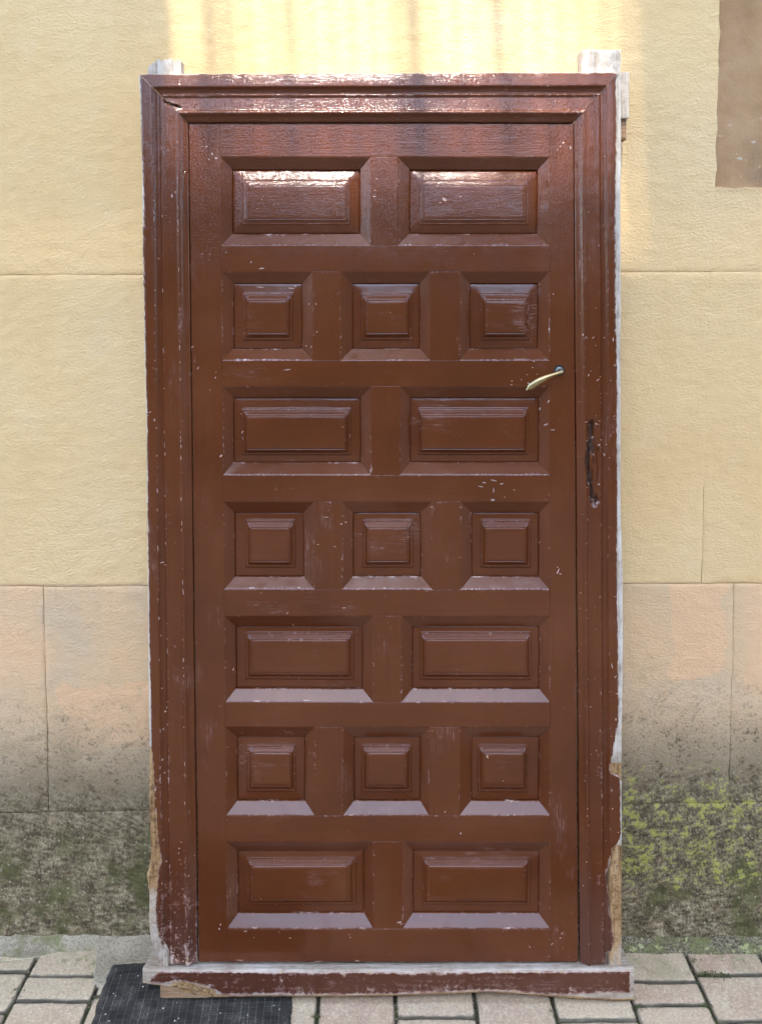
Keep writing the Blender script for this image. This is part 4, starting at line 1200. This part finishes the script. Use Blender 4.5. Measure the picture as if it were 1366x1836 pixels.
# --- sill: heavy whitened timber, its paint left on the front only
SW = 0.012
ms = MB()
N = 260
rows, wr = [], []
for k in range(N + 1):
    u = lerp(-0.5597, 0.594, k / N)
    vt_, vb_ = v_at(SILL_TOP, u), v_at(SILL_BOT, u)
    broken = sstep(-0.505, -0.47, u) * sstep(-0.375, -0.41, u)
    vb_ += broken * 0.004 * nz(u * 130, 0.4, 1.0) + 0.0008 * nz(u * 60, 0.4, 1.0)
    row, w_ = [], []
    chunk = [(-0.075, vt_ - 0.020), (-0.030, vt_ - 0.012), (-0.006, vt_ - 0.0050), (0.004, vt_ - 0.0012), (SW - 0.003, vt_), (SW - 0.0006, vt_ - 0.0012), (SW, vt_ - 0.004)]
    for q in (0.25, 0.42, 0.58, 0.72, 0.82, 0.9):
        chunk.append((SW, lerp(vt_, vb_, q)))
    chunk += [(SW - 0.0012, lerp(vt_, vb_, 0.965)), (SW - 0.004, vb_ + 0.0006), (SW - 0.012, vb_), (-0.075, vb_ + 0.001)]
    for j, (w, v) in enumerate(chunk):
        f = (v - vb_) / (vt_ - vb_)
        ragw = broken * (1 - sstep(0.35, 0.7, f)) * (w > -0.01)
        w = w - ragw * (0.0045 + 0.0042 * nz(u * 40, v * 260, 2.0) + 0.003 * nz(u * 110, v * 90, 5.0))
        if u < -0.55 or u > 0.584:
            w -= 0.0014
        row.append(D(u, v, w)); w_.append(min(1.0, 1.2 * ragw) + 0.75 * (1 - sstep(0.05, 0.22, f)) * (w > 0))
    rows.append(row); wr.append(w_)
ids = ms.grid(rows, wr)
ms.face(*ids[0]); ms.face(*ids[-1][::-1])
sill = ms.build('sill', RAW_H, door, True, 50)

mp = MB()
rows, wr = [], []
for k in range(281):
    u = lerp(-0.5430, 0.5860, k / 280)
    vt_, vb_ = v_at(SILL_TOP, u), v_at(SILL_BOT, u)
    top = vt_ - 0.0022 - 0.0016 * abs(nz(u * 40, 3, 3)) - 0.016 * sstep(-0.512, -0.543, u)
    endk = sstep(0.5765, 0.55, u)
    bot = max(vb_ + 0.0055, 0.0185 + 0.003 * nz(u * 9, 1, 1) + 0.0022 * nz(u * 50, 7, 2)) + 0.006 * sstep(0.40, 0.56, u) + 0.022 * sstep(-0.525, -0.45, u) * sstep(-0.36, -0.42, u)
    if u < -0.50: bot = max(bot, vb_ + 0.004)
    row, w_ = [], []
    for q in (0, 0.02, 0.07, 0.16, 0.28, 0.4, 0.52, 0.64, 0.76, 0.86, 0.94, 0.98, 1.0):
        v = lerp(top, bot, q)
        w = SW + 0.0007 if 0 < q < 1 and 0 < k < 280 else SW - 0.0008
        e = min((top - v), (v - bot), (u + 0.543), (0.5860 - u))
        ww = 0.95 * (1 - sstep(0.0, 0.007, e)) + 0.30 * sstep(0.45, 1.0, q) + 0.10
        row.append(D(u, v, w)); w_.append(ww)
    rows.append(row); wr.append(w_)
mp.grid(rows, wr)
paint_build(mp, 'paint_layer', PAINT_S, sill)

# splinters standing out of the broken corner of the sill
rnd = random.Random(3)
for k in range(16):
    u = rnd.uniform(-0.495, -0.415); v = v_at(SILL_BOT, u) + rnd.uniform(0.002, 0.022)
    ln, th = rnd.uniform(0.012, 0.038), rnd.uniform(0.0007, 0.0018)
    an = R(rnd.uniform(-26, -4)) if rnd.random() < 0.75 else R(rnd.uniform(5, 40))
    du, dv = math.cos(an) * ln, math.sin(an) * ln
    w0 = SW - 0.004 + rnd.uniform(0, 0.004); w1 = w0 + rnd.uniform(0.0, 0.006)
    m_ = MB()
    a = [m_.vert((u, -(w0 + q), v + p), 1.0) for p, q in ((-th, -th), (th, -th), (th * 0.6, th), (-th * 0.8, th))]
    mid_ = [m_.vert((u + du * .6, -(lerp(w0, w1, .6) + q), v + dv * .6 + p), 1.0) for p, q in ((-th * .9, -th), (th * .7, -th), (th * 0.6, th * .8), (-th * 0.6, th))]
    tip = m_.vert((u + du, -w1, v + dv), 1.0)
    for i in range(4):
        m_.face(a[i], a[(i + 1) % 4], mid_[(i + 1) % 4], mid_[i])
        m_.face(mid_[i], mid_[(i + 1) % 4], tip)
    m_.face(*a[::-1])
    m_.build('splinter', RAW_B if k % 3 == 0 else RAW_H, sill, False)

# --- horns: the jambs' timber running past the head (left one broken off ragged)
mh = MB()
rnd = random.Random(11)
N = 26
top = []
for k in range(N + 1):
    u = lerp(HORN_L[0][0], HORN_L[1][0], k / N)
    base = lerp(0.008, 0.0245, sstep(0.0, 0.30, k / N))
    top.append((u, HORN_L[0][1] + base + rnd.uniform(-0.0035, 0.0025)))
fr_, bk_ = [], []
rows = []
for j, w in enumerate((-0.018, -0.020, -0.034, -0.05)):
    rows.append([(u + 0.0004 * nz(u * 200, j, 1), -(w + 0.0020 * nz(u * 210, 1.0, j * 0.3)), v - 0.0012 * (j == 0) + 0.0025 * nz(u * 150, w * 90, 3)) for u, v in top])
low_f = [(u, 0.018 - 0.0020 * nz(u * 210, 1.0, 0), 2.168) for u, v in top]
mid_f = [(u, 0.018 - 0.0022 * nz(u * 210, 1.4, 0), lerp(2.168, v, 0.6)) for u, v in top]
low_b = [(u, 0.05, 2.168) for u, v in top]
ids = mh.grid([low_f, mid_f] + rows + [low_b])
mh.face(*[r[0] for r in ids]); mh.face(*[r[-1] for r in ids][::-1])
mh.build('frame_horn', RAW_V, door, True, 40)

def worn_block(name, mat, u0, u1, v0, v1, w0, w1, parent, jit=0.0012, wear=0.0, nu=10, nvv=10):
    """sawn block with slightly uneven faces and soft arrises"""
    m_ = MB()
    def fr(n): return [0.0, 0.04] + [0.04 + 0.92 * i / n for i in range(1, n)] + [0.96, 1.0]
    rows = []
    for b in fr(nvv):
        row = []
        for a in fr(nu):
            u, v = lerp(u0, u1, a), lerp(v0, v1, b)
            e = (a in (0.0, 1.0)) + (b in (0.0, 1.0))
            w = w1 - 0.0012 * e + jit * 0.5 * nz(u * 190, v * 25, 3.0)
            row.append((u + jit * nz(u * 50, v * 50, 1), -w, v + jit * nz(u * 90, v * 40, 2)))
        rows.append(row)
    ids = m_.grid(rows)
    rim = ids[0] + [r[-1] for r in ids[1:]] + ids[-1][-2::-1] + [r[0] for r in ids[-2:0:-1]]
    back = [m_.vert((m_.v[i][0], -w0, m_.v[i][2])) for i in rim]
    n = len(rim)
    for k in range(n):
        m_.face(rim[(k + 1) % n], rim[k], back[k], back[(k + 1) % n])
    m_.face(*back)
    m_.w = [wear] * len(m_.v)
    return m_.build(name, mat, parent, True, 40)

worn_block('frame_horn', RAW_V, HORN_R[0][0], HORN_R[1][0], 2.168, HORN_R[1][1], -0.060, -0.018, door)
worn_block('packing_block', RAW_V, 0.5545, SHIM_A[1][0], SHIM_A[0][1], SHIM_A[1][1], -0.080, -0.040, door)
worn_block('packing_block', RAW_B, 0.5560, SHIM_B[1][0], SHIM_B[0][1], SHIM_B[1][1] - 0.001, -0.080, -0.052, door)

# --- lever handle
hu, hv = HOLE[0]
def disc(mb, r, w, n=24, ru=None, ring_w=None, wj=0.0):
    return [mb.vert((hu + r * math.cos(2 * math.pi * k / n), -w, hv + r * math.sin(2 * math.pi * k / n) * (ru or 1))) for k in range(n)]
m_ = MB()
rings = [disc(m_, 0.0128, WL + 0.0004), disc(m_, 0.0120, WL + 0.0007), disc(m_, 0.0112, WL + 0.0003)]
for a, b in zip(rings, rings[1:]):
    for k in range(24): m_.face(a[k], a[(k + 1) % 24], b[(k + 1) % 24], b[k])
m_.face(*rings[-1])
hole = m_.build('spindle_hole', BLACK, door)
hv -= 0.0012
m_ = MB()
rings = [disc(m_, 0.0098, WL + 0.0008), disc(m_, 0.0098, WL + 0.0040), disc(m_, 0.0090, WL + 0.0052), disc(m_, 0.0066, WL + 0.0056), disc(m_, 0.0064, WL + 0.013), disc(m_, 0.0056, WL + 0.016), disc(m_, 0.0054, WL + 0.026)]
for a, b in zip(rings, rings[1:]):
    for k in range(24): m_.face(a[k], a[(k + 1) % 24], b[(k + 1) % 24], b[k])
m_.face(*rings[-1])
m_ids = m_
lever = MB()
path = []                                   # centre (u, v, w), half-height, half-thickness
L0 = (hu, hv); 
for k in range(41):
    t = k / 40
    # from the spindle the lever leaves sideways, droops, and ends in a flattened paddle
    s = max(0.0, t - 0.08) / 0.92
    u = L0[0] + 0.002 - 0.0845 * s
    v = L0[1] - 0.0002 - 0.0215 * s - 0.0215 * s ** 2.6
    w = WL + 0.024 + 0.010 * math.sin(min(1, t * 4) * math.pi / 2) + 0.006 * s - 0.010 * s ** 3
    hh = lerp(0.0050, 0.0042, sstep(0, 0.2, s)) + 0.0035 * sstep(0.25, 0.72, s) - 0.0062 * sstep(0.86, 1.0, s) ** 1.5
    th = lerp(0.0050, 0.0034, sstep(0, 0.4, s)) - 0.0018 * sstep(0.9, 1.0, s)
    if t < 0.03: hh *= 0.6; th *= 0.6
    path.append((u, v, w, hh, th))
prev = None
n = 18
for i, (u, v, w, hh, th) in enumerate(path):
    a = path[max(0, i - 1)]; b = path[min(40, i + 1)]
    tv = Vector((b[0] - a[0], b[1] - a[1])); tv.normalize()
    nu_, nv_ = -tv.y, tv.x
    ring = []
    for k in range(n):
        q = 2 * math.pi * k / n
        ch = math.copysign(abs(math.cos(q)) ** 0.85, math.cos(q)) * hh
        ring.append(lever.vert((u + nu_ * ch, -(w + math.sin(q) * th + 0.0012 * (1 - (ch / hh) ** 2) * (math.sin(q) > 0)), v + nv_ * ch)))
    if prev:
        for k in range(n): lever.face(prev[k], prev[(k + 1) % n], ring[(k + 1) % n], ring[k])
    else:
        lever.face(*ring)
    prev = ring
lever.face(*prev[::-1])
handle = lever.build('door_handle', BRASS, door, True, 60)
m_.build('ferrule', STEEL, handle, True, 40)

# --- knocked-off flakes: pale undercoat showing, each following the surface it lies on
allv, allf = [], []
for vs_, fs_ in SURF:
    b0 = len(allv)
    allv += vs_
    allf += [tuple(i + b0 for i in f) for f in fs_]
bvh = BVHTree.FromPolygons(allv, allf)
def surf_w(u, v):
    h = bvh.ray_cast(Vector((u, -0.2, v)), Vector((0, 1, 0)))
    return None if h[0] is None else -h[0].y
fl = MB()
rnd = random.Random(5)
def flake(u, v, a, b, ang, lift=0.00035):
    n = 11
    ca, sa = math.cos(R(ang)), math.sin(R(ang))
    w0 = surf_w(u, v)
    if w0 is None: return
    ids = [fl.vert((u, -(w0 + lift), v))]
    rim = []
    for k in range(n):
        q = 2 * math.pi * k / n
        rr = rnd.uniform(0.55, 1.15)
        x, y = math.cos(q) * a * rr, math.sin(q) * b * rr
        uu, vv = u + x * ca - y * sa, v + x * sa + y * ca
        ww = surf_w(uu, vv)
        if ww is None or abs(ww - w0) > 0.006: ww = w0
        rim.append((uu, ww, vv))
    i1 = [fl.vert((p[0], -(p[1] + lift), p[2])) for p in rim]
    i2 = [fl.vert((p[0], -(p[1] - 0.0006), p[2])) for p in rim]
    for k in range(n):
        fl.face(ids[0], i1[k], i1[(k + 1) % n])
        fl.face(i1[k], i2[k], i2[(k + 1) % n], i1[(k + 1) % n])
for u, v, a, b, g in CHIPS:
    flake(u, v, a * 0.62, b * 0.55, g, 0.0002)
# worn foot of the left jamb and its bead, the lock jamb
for k in range(70):
    v = 0.085 + 0.30 * rnd.random() ** 1.7
    u = lerp(u_at(JL_PAINT, v), u_at(JL_IN, v), rnd.random() ** 1.2)
    flake(u, v, rnd.uniform(0.0006, 0.0024), rnd.uniform(0.0006, 0.0018), rnd.uniform(0, 180))
for k in range(70):
    v = rnd.uniform(0.1, 2.05)
    u = lerp(u_at(JL_OUT, v), u_at(JL_IN, v), rnd.choice((0.79, 0.80, 0.44, 0.45, 0.29)))
    flake(u, v, rnd.uniform(0.0005, 0.0011), rnd.uniform(0.001, 0.007), rnd.uniform(-5, 5))
for k in range(60):
    v = rnd.uniform(0.1, 2.05)
    u = lerp(u_at(JR_PAINT, v), u_at(JR_IN, v), rnd.random())
    flake(u, v, rnd.uniform(0.0005, 0.0012), rnd.uniform(0.0006, 0.002), rnd.uniform(-40, 40))
tag(fl.build('paint_flakes', CHIP, door, False), kind='stuff')

# ================================================================== SMALL THINGS
# --- timber packing under the left end of the sill
pk = worn_block('wood_block', RAW_B, -0.057, 0.057, 0.0, 0.030, -0.03, 0.03, None, 0.0006)
pk.location = (-0.463, -0.142, 0.0085)
tag(pk, 'thin brown offcut of wood wedged under the left end of the sill', 'wood block')

# --- ribbed rubber mat
mat_root = tag(empty('rubber_mat', (-0.43, -0.29, 0.0), (0, 0, R(3.5))), 'black ribbed rubber doormat lying under the left corner of the door', 'doormat')
MX, MY0, MY1 = 0.226, -0.28, 0.236        # half width, near and far edge
mm_ = MB()
rows, wr = [], []
nx_, ny_ = 70, 80
def fr2(n): return [-0.004, 0.0] + [k / n for k in range(1, n)] + [1.0, 1.004]
for b in fr2(ny_):
    row = []
    for a in fr2(nx_):
        out_ = a < 0 or a > 1 or b < 0 or b > 1
        x, y = lerp(-MX, MX, a), lerp(MY0, MY1, b)
        fray = 0.0035 if (a <= 0 or a >= 1 or b <= 0 or b >= 1) else 0.0
        x += fray * nz(x * 90, y * 90, 1.0); y += fray * nz(x * 90, y * 90, 5.0)
        e = min(min(a, 1 - a) * 2 * MX, min(b, 1 - b) * (MY1 - MY0))
        z = 0.0042 + 0.0007 * nz(x * 9, y * 9, 2.0) + 0.0015 * (1 - sstep(0.0, 0.012, abs(e - 0.009))) - (0.0010 * (1 - sstep(0, 0.004, e)))
        if out_: z = 0.0002
        row.append((x, y, z))
    rows.append(row)
mm_.grid(rows)
mm_.build('mat_base', RUBBER, mat_root)
def bar(mb, p, q, hw, z0, z1):
    d = Vector((q[0] - p[0], q[1] - p[1])); d.normalize()
    nx2, ny2 = -d.y * hw, d.x * hw
    n = 24
    rows = []
    for k in range(n + 1):
        t = k / n
        x, y = lerp(p[0], q[0], t), lerp(p[1], q[1], t)
        jx = 0.0005 * nz(x * 60, y * 60, 1); zz = 0.0007 * nz(x * 9, y * 9, 2.0) + 0.0004 * nz(x * 70, y * 70, 4)
        rows.append([(x - nx2 + jx, y - ny2, z0 + zz), (x - nx2 * .6 + jx, y - ny2 * .6, z1 + zz), (x + nx2 * .6 + jx, y + ny2 * .6, z1 + zz), (x + nx2 + jx, y + ny2, z0 + zz)])
    mb.grid(rows)
k = 0
x = -MX + 0.016
while x < MX - 0.010:
    m_ = MB(); bar(m_, (x, MY0 + 0.012), (x, MY1 - 0.014), 0.00085, 0.0036, 0.0054)
    m_.build('rib', RIB, mat_root)
    x += 0.0178
y = MY0 + 0.02
while y < MY1 - 0.014:
    m_ = MB(); bar(m_, (-MX + 0.012, y), (MX - 0.012, y), 0.0006, 0.0036, 0.0049)
    m_.build('cross_rib', RUBBER, mat_root)
    y += 0.0125

# --- moss and crumbs in the joints, one straw
def in_joint(x, y):
    return min(abs(x - c) for c in COLS) < 0.006
mo = MB()
rnd = random.Random(21)
spots = []
for c in COLS[2:17]:
    for k in range(60):
        spots.append((c + rnd.gauss(0, 0.0035), rnd.uniform(-0.34, -0.02), 1.0))
for (sx_, sy_, n, sp) in ((0.79, -0.095, 90, 0.012), (0.765, -0.18, 60, 0.010), (0.83, -0.095, 60, 0.014), (-0.69, -0.092, 50, 0.010), (-0.15, -0.21, 60, 0.008), (0.40, -0.20, 40, 0.007), (0.60, -0.185, 40, 0.008), (-0.66, -0.16, 40, 0.01), (-0.87, -0.14, 50, 0.012), (0.78, -0.05, 50, 0.01)):
    for k in range(n):
        spots.append((sx_ + rnd.gauss(0, sp), sy_ + rnd.gauss(0, sp * 0.7), 1.3))
for x, y, s in spots:
    if abs(x + 0.43) < 0.24 and y < -0.05: continue
    z = -0.010 if in_joint(x, y) else -0.0045
    a = rnd.uniform(0, 6.28); h = rnd.uniform(0.002, 0.0065) * s; w2 = rnd.uniform(0.0007, 0.0016) * s
    dx, dy = math.cos(a) * w2, math.sin(a) * w2
    lx, ly = rnd.gauss(0, 0.002), rnd.gauss(0, 0.002)
    i = [mo.vert(p) for p in ((x - dx, y - dy, z), (x + dx, y + dy, z), (x + dx * .8 + lx * .5, y + dy * .8 + ly * .5, z + h * .6), (x + lx, y + ly, z + h), (x - dx * .8 + lx * .5, y - dy * .8 + ly * .5, z + h * .6))]
    mo.face(*i)
tag(mo.build('joint_moss', LEAF, None, False), 'low green moss growing in the joints between the paving stones', 'moss', kind='stuff')

cr = MB()
def crumb(x, y, z, r):
    vs_ = []
    for p in ((1, 0, 0), (-1, 0, 0), (0, 1, 0), (0, -1, 0), (0, 0, 1), (0, 0, -1)):
        k = r * rnd.uniform(0.6, 1.2)
        vs_.append(cr.vert((x + p[0] * k, y + p[1] * k, z + p[2] * k * 0.7)))
    for a, b, c in ((0, 2, 4), (2, 1, 4), (1, 3, 4), (3, 0, 4), (2, 0, 5), (1, 2, 5), (3, 1, 5), (0, 3, 5)):
        cr.face(vs_[a], vs_[b], vs_[c])
for k in range(420):
    c = rnd.choice(COLS[2:17])
    crumb(c + rnd.gauss(0, 0.004), rnd.uniform(-0.4, -0.02), -0.0085, rnd.uniform(0.0006, 0.0022))
for k in range(260):                        # grit along the frayed edge of the mat
    t = rnd.random()
    x, y = lerp(-0.662, -0.632, t) + rnd.gauss(-0.003, 0.004), lerp(-0.06, -0.40, t)
    crumb(x, y, 0.0012 if y > -0.16 else 0.0, rnd.uniform(0.0005, 0.0018))
for k in range(70):
    crumb(-0.205 + rnd.gauss(0.004, 0.003), rnd.uniform(-0.4, -0.1), 0.0, rnd.uniform(0.0005, 0.0015))
for k in range(160):
    crumb(rnd.uniform(-1.1, 1.1), -0.035 - abs(rnd.gauss(0, 0.04)), 0.001, rnd.uniform(0.0005, 0.0014))
tag(cr.build('grit', MORTAR, None, False), 'loose grit and crumbs lying in the joints and round the mat', 'grit', kind='stuff')

st_ = MB()
pts = [(-0.99, -0.062, 0.004), (-0.93, -0.060, 0.0065), (-0.88, -0.054, 0.008), (-0.845, -0.047, 0.0095), (-0.815, -0.043, 0.0080)]
prev = None
for i, p in enumerate(pts):
    r_ = 0.0011 * (1 - 0.15 * i)
    ring = [st_.vert((p[0], p[1] + r_ * math.cos(q), p[2] + r_ * math.sin(q))) for q in [k * math.pi / 3 for k in range(6)]]
    if prev:
        for k in range(6): st_.face(prev[k], prev[(k + 1) % 6], ring[(k + 1) % 6], ring[k])
    else: st_.face(*ring)
    prev = ring
st_.face(*prev[::-1])
tag(st_.build('dry_stalk', STRAW), 'thin dry grass stalk lying at the foot of the wall, far left', 'stalk')
